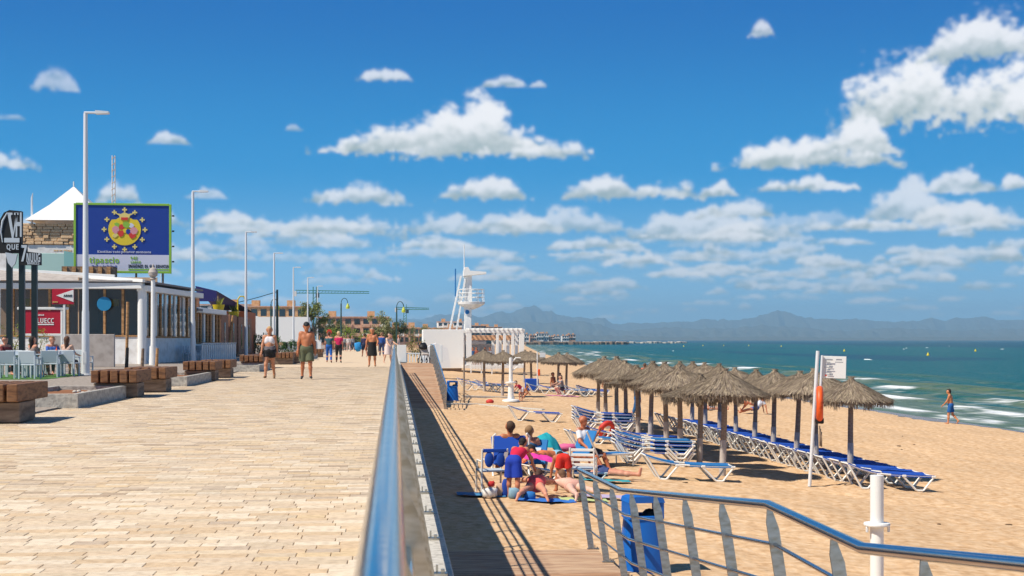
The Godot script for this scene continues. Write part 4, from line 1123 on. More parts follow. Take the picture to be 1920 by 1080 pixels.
# ------------------------------------------------------------------ town behind
func block(label: String, x0: float, x1: float, d: float, dep: float, y1: float, m: Material, floors: int, cols: int, name := "apartment_building") -> Node3D:
	var o := thing(name, label, "building", V((x0 + x1) / 2, 0, d))
	var w := x1 - x0
	var s := ST(); box(s, Vector3(0, y1 / 2 - 0.5, -dep / 2), Vector3(w, y1 + 1.0, dep)); put("wall", s, m, o)
	var fh := y1 / floors
	var bay := w / cols
	var wn := ST(); box(wn, Vector3.ZERO, Vector3(bay * 0.62, fh * 0.55, 0.1)); var wm := wn.commit()
	var bc := ST(); box(bc, Vector3.ZERO, Vector3(bay * 0.94, fh * 0.32, 0.9), 0.03); var bm := bc.commit()
	for f in floors:
		for c in cols:
			var x := -w / 2 + bay * (c + 0.5)
			var p := put("window", wm, mats["glass_dark"], o); p.position = Vector3(x, fh * (f + 0.55), 0.02)
			if f > 0 and (c * 7 + f * 3) % 5 != 4:
				p = put("balcony", bm, m if (c + f) % 3 else mats["plaster"], o); p.position = Vector3(x, fh * f + fh * 0.12, 0.42)
	s = ST(); box(s, Vector3(0, y1 + 0.1, -dep / 2 + 0.1), Vector3(w + 0.4, 0.25, dep + 0.4)); put("roof", s, mats["rose_wall"], o)
	for k in 2:
		s = ST(); box(s, Vector3(-w * 0.3 + w * 0.55 * k, y1 + 0.9, -dep / 2), Vector3(1.8, 1.5, 2.0)); put("roof_tower", s, mats["ochre_wall"], o)
	return o

func build_town() -> void:
	var o := thing("white_hall", "long blank white wall of a low hall beyond the lamps", "building")
	var s := ST(); box(s, V(-13.2, 2.4, 154.0), Vector3(6.9, 2.85, 4.0)); put("wall", s, mats["white_wall"], o)
	s = ST(); box(s, V(-10.4, 0.6, 152.6), Vector3(4.2, 1.3, 0.6)); put("porch", s, mats["white_wall"], o)
	for k in 5:
		s = ST(); box(s, V(-12.3 + 0.8 * k, 0.68, 152.26), Vector3(0.5, 0.9, 0.06)); put("window", s, mats["glass_dark"], o)
	for k in 4:
		s = ST(); box(s, V(-10.6 + 0.7 * k, 1.45, 152.3), Vector3(0.12, 0.5, 0.1)); put("pilaster", s, mats["window_wood"], o)
	block("long ochre apartment block with stacked balconies behind the blank white wall", -34.5, -20.0, 303, 12, 8.6, mats["ochre_wall"], 3, 7)
	block("rose and ochre apartment block with two roof towers behind the trees", -18.6, -1.5, 322, 14, 6.6, mats["rose_wall"], 3, 8)
	block("small terracotta house row beyond the olive tree", -1.5, 7.0, 382, 12, 4.6, mats["rose_wall"], 2, 6, "house_row")
	block("low ochre houses behind the white beach club", 7.6, 24.0, 470, 14, 5.2, mats["ochre_wall"], 2, 7, "house_row")
	block("cream apartment block standing right behind the lifeguard tower", 20.0, 34.0, 620, 16, 9.5, mats["plaster"], 4, 6)
	block("dark grey modern block at the end of the far beach", 30.0, 48.0, 700, 18, 8.6, mats["roof_grey"], 3, 6)
	block("dark slab block closing the row of far beach houses", 47.5, 58.0, 720, 18, 8.0, mats["glass_dark"], 3, 4)
	block("pale apartment block far behind the ochre houses", -60.0, -38.0, 360, 14, 10.5, mats["plaster"], 4, 8)
	for k in 16:
		var x := 66.0 + 8.4 * k + rng.randf_range(-1.5, 1.5)
		block("tiny pale house on the distant headland shore", x, x + rng.randf_range(5, 9), 1300 + 12.0 * k, 10, rng.randf_range(4.0, 8.5), mats["plaster"] if k % 3 else mats["rose_wall"], 2, 3, "headland_house").set_meta("group", "houses on the distant headland")
	for k in 9:
		var x := -2.0 + 7.5 * k
		block("far hazy town house behind the beach row", x, x + 6.4, 820 + 10.0 * k, 10, rng.randf_range(6.0, 11.0), [mats["rose_wall"], mats["ochre_wall"], mats["plaster"]][k % 3], 3, 3, "town_house").set_meta("group", "far town houses in a row")
	# trees
	leafy("olive_tree", "rounded grey-green olive tree beside the far end of the promenade", "tree", V(-1.6, 0, 140.0), 3.9, 1.35, Color("8b8d60"), 2600)
	leafy("olive_tree", "dark green bushy tree next to the olive, by the hooked lamp", "tree", V(0.3, -0.4, 146.0), 3.6, 1.1, Color("566038"), 2200)
	leafy("pine_tree", "broad pine tree rising behind the blank white wall", "tree", V(-11.4, 0, 190.0), 6.4, 2.0, Color("747a42"), 2600)
	leafy("pine_tree", "dark conical pine next to the last street lamps", "tree", V(-8.9, 0, 196.0), 4.6, 1.2, Color("5d6638"), 2000)
	for q in [[-7.6, 170, 2.8, 1.2], [-5.4, 172, 2.6, 1.3], [-3.4, 175, 2.3, 1.3], [-6.6, 168, 1.9, 1.1]]:
		leafy("bush", "round green bush closing the end of the paved promenade", "bush", V(q[0], 0, q[1]), q[2], q[3], Color("7c8a3a"), 1400, "bushes at the end of the promenade", 0.1)
	for q in [[-11.6, 119, 1.7, 1.1], [-10.8, 121, 1.5, 1.0], [-9.6, 124, 1.2, 0.8]]:
		leafy("hedge_bush", "low dense green bush in front of the blank white wall", "bush", V(q[0], 0, q[1]), q[2], q[3], Color("3c5a24"), 1100, "bushes before the white wall", 0.05)
	for q in [[-2.0, 330], [-12.0, 300], [-15.0, 306], [-17.6, 312], [4.5, 360], [9.0, 400], [14.5, 440]]:
		leafy("town_tree", "small round tree between the far apartment blocks", "tree", V(q[0], 0, q[1]), rng.randf_range(4.0, 5.6), 1.9, Color("687542"), 700, "small trees among the far blocks")
	leafy("palm_plant", "low green plants beside the white club wall", "bush", V(2.0, -0.4, 128.0), 1.6, 1.0, Color("6a6a2c"), 700, "", 0.1)
	# tower cranes
	for q in [[-25.0, 423, 15.9, 1.0, "green tower crane with a long level jib above the apartment blocks"], [4.0, 520, 13.0, 0.55, "small green tower crane beyond the house row"]]:
		o = thing("tower_crane", q[4], "crane", V(q[0], 0, q[1]))
		var H: float = q[2]
		s = ST()
		for k in 4: bar(s, Vector3(-0.5 + (k % 2), 0, -0.5 + (k / 2)), Vector3(-0.5 + (k % 2), H + 2.0, -0.5 + (k / 2)), 0.2, 0.2)
		for k in int(H): bar(s, Vector3(-0.5, k, 0.5), Vector3(0.5, k + 1.0, 0.5), 0.12, 0.12)
		put("tower", s, mats["crane_green"], o)
		s = ST()
		for y in [0.0, 0.9]: bar(s, Vector3(-6.0 * q[3], H + y, 0), Vector3(17.0 * q[3], H + y * 0.6, 0), 0.22, 0.22)
		for k in 22: bar(s, Vector3((-6.0 + k) * q[3], H, 0), Vector3((-5.5 + k) * q[3], H + 0.7, 0), 0.1, 0.1)
		put("jib", s, mats["crane_green"], o)
		s = ST(); box(s, Vector3(-6.2 * q[3], H - 0.2, 0), Vector3(1.0, 1.6, 1.0)); put("counterweight", s, mats["plaster"], o)
		s = ST(); box(s, Vector3(0.9, H - 0.8, 0.4), Vector3(1.1, 1.3, 1.1)); put("cab", s, mats["glass_dark"], o)
	o = thing("utility_pole", "dark wooden utility pole carrying a sagging cable", "pole", V(-11.8, 0, 136.0))
	s = ST(); tube(s, [Vector3.ZERO, Vector3(0, 6.3, 0)], [0.16, 0.1], 8); put("pole", s, mats["dark_green"], o)
	var cb := []
	for k in 12: cb.append(Vector3(-11.0 * k / 11.0, 6.1 - 1.4 * (k / 11.0) - 0.7 * sin(PI * k / 11.0), 2.0 * k / 11.0))
	s = ST(); tube(s, cb, 0.035, 4); put("cable", s, mats["dark_green"], o)
	s = ST(); tube(s, [V(-22.3, 4, 130), V(-22.3, 12.7, 130)], [0.06, 0.02], 6); tag(put("radio_mast", s, mats["lamp_grey"]), "thin tall radio mast beyond the pavilion roof", "mast")
	# round red traffic sign
	o = thing("traffic_sign", "small round red traffic sign on a grey pole by the bushes", "sign", V(-6.2, 0, 128.0))
	s = ST(); tube(s, [Vector3.ZERO, Vector3(0, 1.9, 0)], 0.13, 8); put("pole", s, mats["grey_plaster"], o)
	s = ST(); lathe(s, [Vector2(0, 0), Vector2(0.25, 0), Vector2(0.25, 0.05), Vector2(0, 0.05)], Vector3(0, 2.0, 0.12), 16, Basis(Vector3.RIGHT, PI / 2)); put("disc", s, mats["emblem_red"], o)

# ------------------------------------------------------------------ beach club and lifeguard tower
func build_club() -> void:
	var o := thing("beach_club", "white beach club hut with open pergola terrace on stilts", "building")
	var w: Material = mats["white_wall"]
	var s := ST(); box(s, V(4.75, 0.35, 133.0), Vector3(4.0, 3.8, 5.0), 0.03); put("wall", s, w, o)
	s = ST(); box(s, V(4.75, -1.75, 133.0), Vector3(3.6, 0.5, 4.6)); put("base", s, mats["old_wood"], o)
	s = ST(); box(s, V(9.6, -1.35, 131.5), Vector3(5.8, 0.3, 6.0)); put("deck", s, mats["plaster"], o)
	for x in [7.15, 9.9, 10.6, 11.4, 12.25]:
		s = ST(); box(s, V(x, 0.25, 128.7), Vector3(0.5 if x < 8 or x > 12 else 0.26, 3.4, 0.3), 0.01); put("column", s, w, o)
		s = ST(); box(s, V(x, 0.25, 134.2), Vector3(0.3, 3.4, 0.3), 0.01); put("column", s, w, o)
	s = ST(); box(s, V(9.7, 2.1, 128.7), Vector3(5.7, 0.34, 0.34), 0.01); put("beam", s, w, o)
	s = ST(); box(s, V(9.7, 2.1, 134.2), Vector3(5.7, 0.34, 0.34), 0.01); put("beam", s, w, o)
	for k in 12:
		s = ST(); box(s, V(7.2 + 0.46 * k, 2.3, 131.4), Vector3(0.1, 0.16, 6.0)); put("rafter", s, w, o)
	s = ST(); box(s, V(9.4, 1.45, 133.6), Vector3(4.6, 0.5, 0.2)); put("back_valance", s, mat("peach", Color8(222, 170, 130), 0.8), o)
	s = ST(); box(s, V(8.4, 0.0, 134.0), Vector3(2.6, 1.6, 0.2)); put("back_wall", s, mats["grey_plaster"], o)
	s = ST(); box(s, V(8.2, -0.7, 131.5), Vector3(1.9, 0.8, 0.6), 0.02); put("bar_counter", s, mat("bar_red", Color("7d2a22"), 0.6), o)
	for k in 3:
		s = ST(); box(s, V(8.0 + 1.2 * k, -0.85, 130.2), Vector3(0.7, 0.7, 0.7), 0.02); put("terrace_table", s, mats["plaster"] if k % 2 else mats["brown_wall"], o)
	o = thing("picket_fence", "white picket fence in front of the beach club terrace", "fence", V(7.3, -1.9, 127.0))
	for k in 20:
		s = ST(); box(s, Vector3(0.15 * k, 0.85, 0), Vector3(0.075, 1.1, 0.03), 0.005); put("picket", s, mats["white"], o)
	for y in [0.45, 1.25]:
		s = ST(); box(s, Vector3(1.42, y, -0.04), Vector3(3.0, 0.09, 0.04)); put("rail", s, mats["white"], o)
	for k in 4:
		s = ST(); box(s, Vector3(1.0 * k - 0.05, 0.55, -0.08), Vector3(0.11, 1.5, 0.1)); put("post", s, mats["white"], o)
	# lifeguard tower
	o = thing("lifeguard_tower", "tall white lifeguard tower with round lookout platform, ladder and mast", "tower", V(7.5, -1.9, 137.0)); o.scale = Vector3(0.95, 0.95, 0.95)
	s = ST(); box(s, Vector3(0.0, 4.4, 0), Vector3(0.78, 5.4, 0.7), 0.05); put("column", s, w, o)
	s = ST(); box(s, Vector3(-0.9, 2.6, 0), Vector3(0.3, 5.6, 0.5), 0.03, Basis(Vector3.FORWARD, 0.2)); put("buttress", s, w, o)
	s = ST(); lathe(s, [Vector2(0.3, 6.6), Vector2(0.9, 6.85), Vector2(1.45, 7.15), Vector2(1.5, 7.4), Vector2(1.45, 7.42), Vector2(0, 7.42)], Vector3(0.35, 0, 0), 24); var pf := put("platform", s, mats["plaster"], o)
	s = ST(); box(s, Vector3(0.05, 8.9, 0), Vector3(0.75, 3.0, 0.6), 0.05); put("cabin", s, w, o)
	s = ST()
	prism(s, [Vector2(-0.5, 10.2), Vector2(1.95, 10.45), Vector2(1.95, 10.65), Vector2(0.2, 10.75), Vector2(0.0, 11.15), Vector2(-0.3, 11.15), Vector2(-0.5, 10.8)], 1.5); put("roof", s, w, o)
	for y in [7.9, 8.35, 8.75]:
		var rg := []
		for k in 25: rg.append(Vector3(0.35 + cos(TAU * k / 24.0) * 1.4, y, sin(TAU * k / 24.0) * 1.4))
		s = ST(); tube(s, rg, 0.035, 5, false); put("rail", s, w, pf)
	for k in 12:
		s = ST(); tube(s, [Vector3(0.35 + cos(TAU * k / 12.0) * 1.4, 7.4, sin(TAU * k / 12.0) * 1.4), Vector3(0.35 + cos(TAU * k / 12.0) * 1.4, 8.75, sin(TAU * k / 12.0) * 1.4)], 0.03, 5); put("baluster", s, w, pf)
	for z in [-0.4, 0.4]:
		s = ST(); bar(s, Vector3(-2.9, 0.0, z), Vector3(-0.75, 10.2, z), 0.2, 0.16); put("ladder_rail", s, w, o)
		s = ST(); bar(s, Vector3(-2.0, 0.0, z), Vector3(-0.3, 9.9, z), 0.2, 0.16); put("ladder_rail", s, w, o)
	for k in 15:
		s = ST(); bar(s, Vector3(-2.72 + 0.118 * k, 0.7 + 0.56 * k, -0.4), Vector3(-2.72 + 0.118 * k, 0.7 + 0.56 * k, 0.4), 0.07, 0.3); put("step", s, w, o)
	s = ST(); tube(s, [Vector3(-0.4, 10.0, 0), Vector3(-0.4, 13.6, 0)], [0.06, 0.04], 6); put("mast", s, w, o)
	s = ST(); tube(s, [Vector3(-1.35, 8.0, 0), Vector3(-1.35, 11.0, 0)], 0.07, 6); put("flag_pole", s, mats["sling_teal"], o)
	s = ST(); lathe(s, [Vector2(0, 0), Vector2(0.24, 0), Vector2(0.24, 0.04), Vector2(0, 0.04)], Vector3(-0.1, 6.3, 0.42), 14, Basis(Vector3.RIGHT, PI / 2)); put("emblem", s, mats["sling_teal"], o)
	# white stub walls and gate beside the ramp head
	o = thing("white_fence", "white fence posts and panels beside the head of the far ramp", "fence", V(0.9, 0, 77.5))
	for k in 3:
		s = ST(); box(s, Vector3(-0.5 + 1.15 * k, 0.45, 0), Vector3(0.16 if k else 0.55, 1.0, 0.14), 0.01); put("post", s, mats["white"], o)
	for k in 9:
		s = ST(); box(s, Vector3(-0.2 + 0.17 * k, 0.2, 0), Vector3(0.07, 0.5, 0.03)); put("picket", s, mats["white"], o)
	s = ST(); box(s, Vector3(0.55, 0.46, 0), Vector3(1.7, 0.07, 0.05)); put("rail", s, mats["white"], o)
	s = ST(); prism(s, [Vector2(-1.1, 0), Vector2(-0.9, 1.5), Vector2(0, 1.9), Vector2(0.9, 1.5), Vector2(1.1, 0)], 2.4, Transform3D(Basis.IDENTITY, V(3.2, -0.9, 104.0))); tag(put("white_kiosk", s, mats["tent"]), "small rounded white tent kiosk beside the promenade edge", "tent")
	# stroller
	o = thing("stroller", "dark grey baby stroller with pale seat parked at the ramp head", "stroller", V(1.62, -0.03, 73.6), 0.3)
	for k in 4:
		s = ST(); var rg := []
		for i in 13: rg.append(Vector3(-0.24 + 0.48 * (k % 2), 0.13 + 0.12 * sin(TAU * i / 12.0), 0.3 - 0.6 * (k / 2) + 0.12 * cos(TAU * i / 12.0)))
		tube(s, rg, 0.025, 6, false); put("wheel", s, mats["dark"], o)
	for z in [-0.22, 0.22]:
		s = ST(); tube(s, [Vector3(z, 0.15, 0.3), Vector3(z, 0.55, 0.0), Vector3(z, 1.05, -0.35), Vector3(z * 0.9, 1.1, -0.45)], 0.025, 6); put("frame", s, mats["dark"], o)
		s = ST(); tube(s, [Vector3(z, 0.15, -0.3), Vector3(z, 0.6, 0.1)], 0.022, 6); put("frame", s, mats["dark"], o)
	s = ST(); box(s, Vector3(0, 0.5, 0.05), Vector3(0.4, 0.1, 0.42), 0.03, Basis(Vector3.RIGHT, 0.2)); put("seat", s, mats["grey_plaster"], o)
	s = ST(); box(s, Vector3(0, 0.78, -0.18), Vector3(0.4, 0.5, 0.08), 0.03, Basis(Vector3.RIGHT, -0.4)); put("backrest", s, mats["grey_plaster"], o)
	s = ST(); tube(s, [Vector3(-0.2, 1.1, -0.45), Vector3(0.2, 1.1, -0.45)], 0.03, 6); put("handle", s, mats["dark"], o)
	s = ST(); lathe(s, [Vector2(0.25, 0.0), Vector2(0.24, 0.1), Vector2(0.16, 0.2), Vector2(0.0, 0.24)], Vector3(0, 0.86, -0.2), 12, Basis(Vector3.RIGHT, 0.5)); put("hood", s, mats["dark"], o)

# ------------------------------------------------------------------ parasols
func make_parasol(tone: float, sag: float) -> Node3D:
	var o := thing("thatched_parasol", "", "parasol")
	var s := ST(); tube(s, [Vector3(0, -0.1, 0), Vector3(0.01, 1.2, 0), Vector3(0, 2.42, 0)], [0.075, 0.07, 0.06], 9); var pole := put("pole", s, mats["post_wood"], o)
	s = ST(); tube(s, [Vector3(0, -0.1, 0), Vector3(0.006, 0.85, 0)], [0.083, 0.078], 10); put("pole_sleeve", s, mats["grey_plaster"], pole)
	var tones := [Color("8f7f6d"), Color("a08f7b"), Color("b3a28c"), Color("968674"), Color("b9a88f"), Color("83746a"), Color("a69786")]
	s = ST()
	var prof := [Vector2(0.05, 2.5), Vector2(0.12, 2.42), Vector2(0.3, 2.30 + sag), Vector2(0.6, 2.14 + sag), Vector2(0.85, 2.02 + sag * 0.6), Vector2(1.0, 1.97)]
	s.set_color(lin(tones[0]) * tone)
	lathe(s, prof, Vector3.ZERO, 24)
	var inner := [Vector2(0.99, 1.955), Vector2(0.6, 2.1 + minf(sag, 0.0)), Vector2(0.05, 2.4)]
	s.set_color(lin(tones[3]) * tone); lathe(s, inner, Vector3.ZERO, 24)
	var straw := func(p: Vector3, dr: Vector3, l: float, w: float, n: Vector3) -> void:
		var t: Color = lin(tones[rng.randi() % tones.size()]) * rng.randf_range(0.78, 1.18) * tone; t.a = 1.0
		s.set_color(t)
		var x: Vector3 = dr.cross(n).normalized() * w
		quad(s, p - x, p + x, p + dr * l + x * 0.4, p + dr * l - x * 0.4, n)
	for k in 3600:
		var r := sqrt(rng.randf()) * 1.0
		var a := rng.randf() * TAU
		var y := 2.5
		var sl := 0.5
		for i in prof.size() - 1:
			if r >= prof[i].x and r <= prof[i + 1].x:
				y = lerpf(prof[i].y, prof[i + 1].y, (r - prof[i].x) / (prof[i + 1].x - prof[i].x)); sl = (prof[i].y - prof[i + 1].y) / (prof[i + 1].x - prof[i].x)
		var out := Vector3(cos(a), 0, sin(a))
		var sd := Vector3(-sin(a), 0, cos(a))
		var n := (out * sl + Vector3.UP).normalized()
		var dr := (out - Vector3.UP * (sl - 0.02) + sd * rng.randf_range(-0.3, 0.3) + n * rng.randf_range(-0.03, 0.05)).normalized()
		straw.call(out * r + Vector3.UP * (y + rng.randf_range(0.004, 0.03)), dr, rng.randf_range(0.12, 0.24), rng.randf_range(0.006, 0.013), n)
	for k in 2400:
		var a := rng.randf() * TAU
		var out := Vector3(cos(a), 0, sin(a))
		var clump := 0.6 + 0.5 * nb.get_noise_2d(cos(a) * 3.0, sin(a) * 3.0)
		var p := out * rng.randf_range(0.9, 1.06) + Vector3.UP * rng.randf_range(1.9, 2.0)
		straw.call(p, (Vector3.DOWN + out * rng.randf_range(-0.15, 0.2) + Vector3(rng.randf_range(-0.2, 0.2), 0, rng.randf_range(-0.2, 0.2))).normalized(), rng.randf_range(0.09, 0.26) * clump, rng.randf_range(0.006, 0.014), out)
	for k in 60:
		var a := rng.randf() * TAU
		var out := Vector3(cos(a), 0, sin(a))
		straw.call(out * 0.03 + Vector3.UP * 2.46, (Vector3.UP + out * 0.8).normalized(), 0.12, 0.01, out)
	var cano := put("canopy", s, mats["thatch"], o)
	for k in 6:
		s = ST(); tube(s, [Vector3(0, 2.2, 0), Vector3(cos(TAU * k / 6.0) * 0.9, 1.93, sin(TAU * k / 6.0) * 0.9)], 0.018, 5); put("strut", s, mats["post_wood"], cano)
	return o

func build_parasols() -> void:
	var kinds := [make_parasol(0.78, 0.03), make_parasol(0.66, -0.03), make_parasol(0.86, 0.06)]
	var g1 := "thatched straw parasol in the row over the stacked loungers"
	var g2 := "thatched straw parasol in the seaward row over the long line of loungers"
	var k := 0
	for q in [[7.7, 30.9], [7.68, 33.2], [7.72, 35.6], [7.75, 37.6], [7.7, 39.8], [7.72, 41.9], [7.68, 43.9], [7.75, 46.2], [7.7, 48.3], [7.75, 50.6]]:
		var o: Node3D = kinds[k] if k < 3 else dup(kinds[rng.randi() % 3], Vector3.ZERO, rng.randf() * TAU)
		tag(o, "thatched straw parasol right behind the single teal lounger" if k == 0 else g1, "parasol", "parasols over the stacked loungers")
		o.position = V(q[0], ground(q[0], q[1]) + (0.0 if k == 0 else rng.randf_range(-0.1, 0.08)), q[1]); o.rotation.z = rng.randf_range(-0.035, 0.035); o.rotation.x = rng.randf_range(-0.035, 0.035); o.scale = Vector3.ONE * rng.randf_range(0.95, 1.02)
		k += 1
	for q in [[11.05, 31.6], [10.9, 33.8], [11.1, 36.2], [11.12, 38.5], [11.1, 40.5], [11.15, 42.9], [11.1, 44.9], [11.12, 47.1], [11.1, 49.2], [11.15, 51.6]]:
		var o := dup(kinds[rng.randi() % 3], V(q[0], ground(q[0], q[1]) + rng.randf_range(-0.06, 0.1), q[1]), rng.randf() * TAU, "thatched parasol over the sea end of the lounger line, by the life ring" if q[1] < 32.0 else g2, "parasols over the long line of loungers")
		o.rotation.z = rng.randf_range(-0.035, 0.035); o.rotation.x = rng.randf_range(-0.035, 0.035); o.scale = Vector3.ONE * rng.randf_range(0.94, 1.02)
	for q in [[6.0, 74.3, "thatched parasol standing right behind the white beach shower"], [5.3, 79.0, "thatched parasol half hidden behind another beside the beach club"], [10.05, 82.0, "thatched parasol sheltering dark figures past the blue crate"], [8.9, 86.5, "thatched parasol behind the small white notice board"], [10.9, 84.5, "thatched parasol overlapping the one past the blue crate"], [9.9, 102.0, "thatched parasol standing farthest along the beach by the club"]]:
		var o := dup(kinds[rng.randi() % 3], V(q[0], ground(q[0], q[1]), q[1]), rng.randf() * TAU, q[2], "parasols near the beach club")
		o.scale = Vector3(1.08, 1, 1.08)

# ------------------------------------------------------------------ loungers
func make_lounger(sling: Material, up: float) -> Node3D:
	var o := thing("sun_lounger", "", "sun lounger")
	var w: Material = mats["plastic_white"]
	var side := []
	for p in [[-1.0, 0.36 + up], [-0.9, 0.355 + up * 0.82], [-0.7, 0.35 + up * 0.52], [-0.45, 0.35 + up * 0.2], [-0.25, 0.35 + up * 0.05], [0.0, 0.345], [0.5, 0.34], [1.0, 0.345]]: side.append(Vector2(p[0], p[1]))
	for z in [-0.3, 0.3]:
		var p := []
		for q in side: p.append(Vector3(q.x, q.y, z))
		var s := ST(); tube(s, p, 0.022, 8); var sr := put("side_rail", s, w, o)
		s = ST(); tube(s, [Vector3(-0.98, 0.34 + up, z), Vector3(-0.66, 0.03, z), Vector3(-0.63, 0.018, z), Vector3(-0.53, 0.018, z), Vector3(-0.5, 0.03, z), Vector3(-0.25, 0.34, z)], 0.024, 8); put("leg", s, w, o)
		s = ST(); tube(s, [Vector3(0.28, 0.33, z), Vector3(0.6, 0.03, z), Vector3(0.63, 0.018, z), Vector3(0.75, 0.018, z), Vector3(0.78, 0.03, z), Vector3(1.0, 0.33, z)], 0.024, 8); put("leg", s, w, o)
		s = ST(); box(s, Vector3(-0.27, 0.345, z), Vector3(0.1, 0.055, 0.06), 0.012); put("hinge", s, w, sr)
		s = ST(); box(s, Vector3(0.31, 0.335, z), Vector3(0.1, 0.055, 0.06), 0.012); put("hinge", s, w, sr)
		s = ST(); box(s, Vector3(0.99, 0.34, z), Vector3(0.1, 0.05, 0.06), 0.012); put("end_cap", s, w, sr)
	for x in [[-1.0, 0.36 + up], [-0.58, 0.018], [0.69, 0.018], [1.0, 0.345]]:
		var s := ST(); tube(s, [Vector3(x[0], x[1], -0.3), Vector3(x[0], x[1], 0.3)], 0.018, 7); put("cross_bar", s, w, o)
	for part in [["back_sling", 0, 4], ["seat_sling", 5, 7]]:
		var s := ST()
		for i in range(part[1], part[2]):
			var a: Vector2 = side[i]
			var b: Vector2 = side[i + 1]
			var t := Vector2(b.x - a.x, b.y - a.y).normalized()
			var n := Vector3(-t.y, t.x, 0)
			var seat: bool = part[1] > 0
			var lift := 0.03
			for j in 6:
				var z0 := -0.318 + 0.106 * j
				var z1 := z0 + 0.106
				var d0 := lift - 0.035 * (1.0 - pow(z0 / 0.318, 2.0))
				var d1 := lift - 0.035 * (1.0 - pow(z1 / 0.318, 2.0))
				quad(s, Vector3(a.x, a.y + d0, z0), Vector3(b.x, b.y + d0, z0), Vector3(b.x, b.y + d1, z1), Vector3(a.x, a.y + d1, z1), n)
				quad(s, Vector3(a.x, a.y + d0 - 0.02, z0), Vector3(b.x, b.y + d0 - 0.02, z0), Vector3(b.x, b.y + d1 - 0.02, z1), Vector3(a.x, a.y + d1 - 0.02, z1), -n)
			for z in [-0.32, 0.32]: quad(s, Vector3(a.x, a.y + lift, z), Vector3(b.x, b.y + lift, z), Vector3(b.x, b.y - (0.028 if seat else 0.012), z), Vector3(a.x, a.y - (0.028 if seat else 0.012), z), Vector3(0, 0, signf(z)))
		put(part[0], s, sling, o)
	return o

func build_loungers() -> void:
	var flat := make_lounger(mats["sling_teal"], 0.17)
	tag(flat, "single white lounger with teal sling in front of the lounger stack", "sun lounger")
	flat.position = V(6.55, ground(6.55, 29.6) + 0.0, 29.6); flat.rotation.y = -0.02; flat.rotation.z = -0.04
	var blue := make_lounger(mats["sling_blue"], 0.19)
	var g := "blue sling lounger in the long line below the seaward parasols"
	tag(blue, g, "sun lounger", "loungers in the long line")
	var d := 29.3
	var k := 0
	while d < 49.5:
		var x := 11.05 + 0.05 * sin(k * 2.3) - 0.012 * k
		var o := blue if k == 0 else dup(blue, Vector3.ZERO, 0.0)
		o.position = V(x, ground(x, d) + 0.0, d); o.rotation.y = 0.03 * sin(k * 1.9); o.rotation.z = -0.05
		d += 0.80 if k % 3 else 0.72
		k += 1
	# stacks and singles under the first row of parasols
	for q in [[6.42, 33.0, 4, "blue lounger in the stack right behind the single teal lounger", "stack behind the single teal lounger"], [6.8, 43.4, 5, "blue lounger in the stack beside the red ring float", "stack beside the red ring float"], [7.2, 45.6, 4, "blue lounger in the stack farther under the parasols", "stack farther under the parasols"]]:
		for i in q[2]:
			var o := dup(flat if i % 2 else blue, V(q[0] + 0.03 * sin(i * 3.0), ground(q[0], q[1]) + 0.10 * i, q[1] + 0.02 * cos(i * 2.0)), 0.02 * sin(i * 1.7), q[3], q[4])
			o.rotation.z = -0.04
	for q in [[5.75, 37.2, "single blue lounger standing between two lounger stacks"], [5.25, 50.2, "single blue lounger nearest the bare sand before the bending child"], [6.6, 39.6, "single blue lounger half hidden behind parasol poles"], [7.5, 38.9, "blue lounger pushed under the middle parasol of its row"]]:
		var o := dup(blue if q[1] != 37.2 else flat, V(q[0], ground(q[0], q[1]), q[1]), 0.03, q[2], "single loungers"); o.rotation.z = -0.05
	for q in [[4.9, 80.0, 0.1], [5.5, 81.5, -0.1], [6.6, 79.6, 0.15], [6.0, 84.0, 0.1], [9.6, 80.0, -0.1], [10.6, 79.0, 0.1], [11.3, 81.2, 0.0], [9.2, 83.0, 0.05], [11.9, 80.0, -0.05], [5.0, 86.5, 0.0], [12.3, 82.5, 0.1]]:
		dup(flat if int(q[1]) % 2 else blue, V(q[0], ground(q[0], q[1]), q[1]), q[2], "blue and white lounger set out around the parasols near the beach club", "loungers near the beach club")

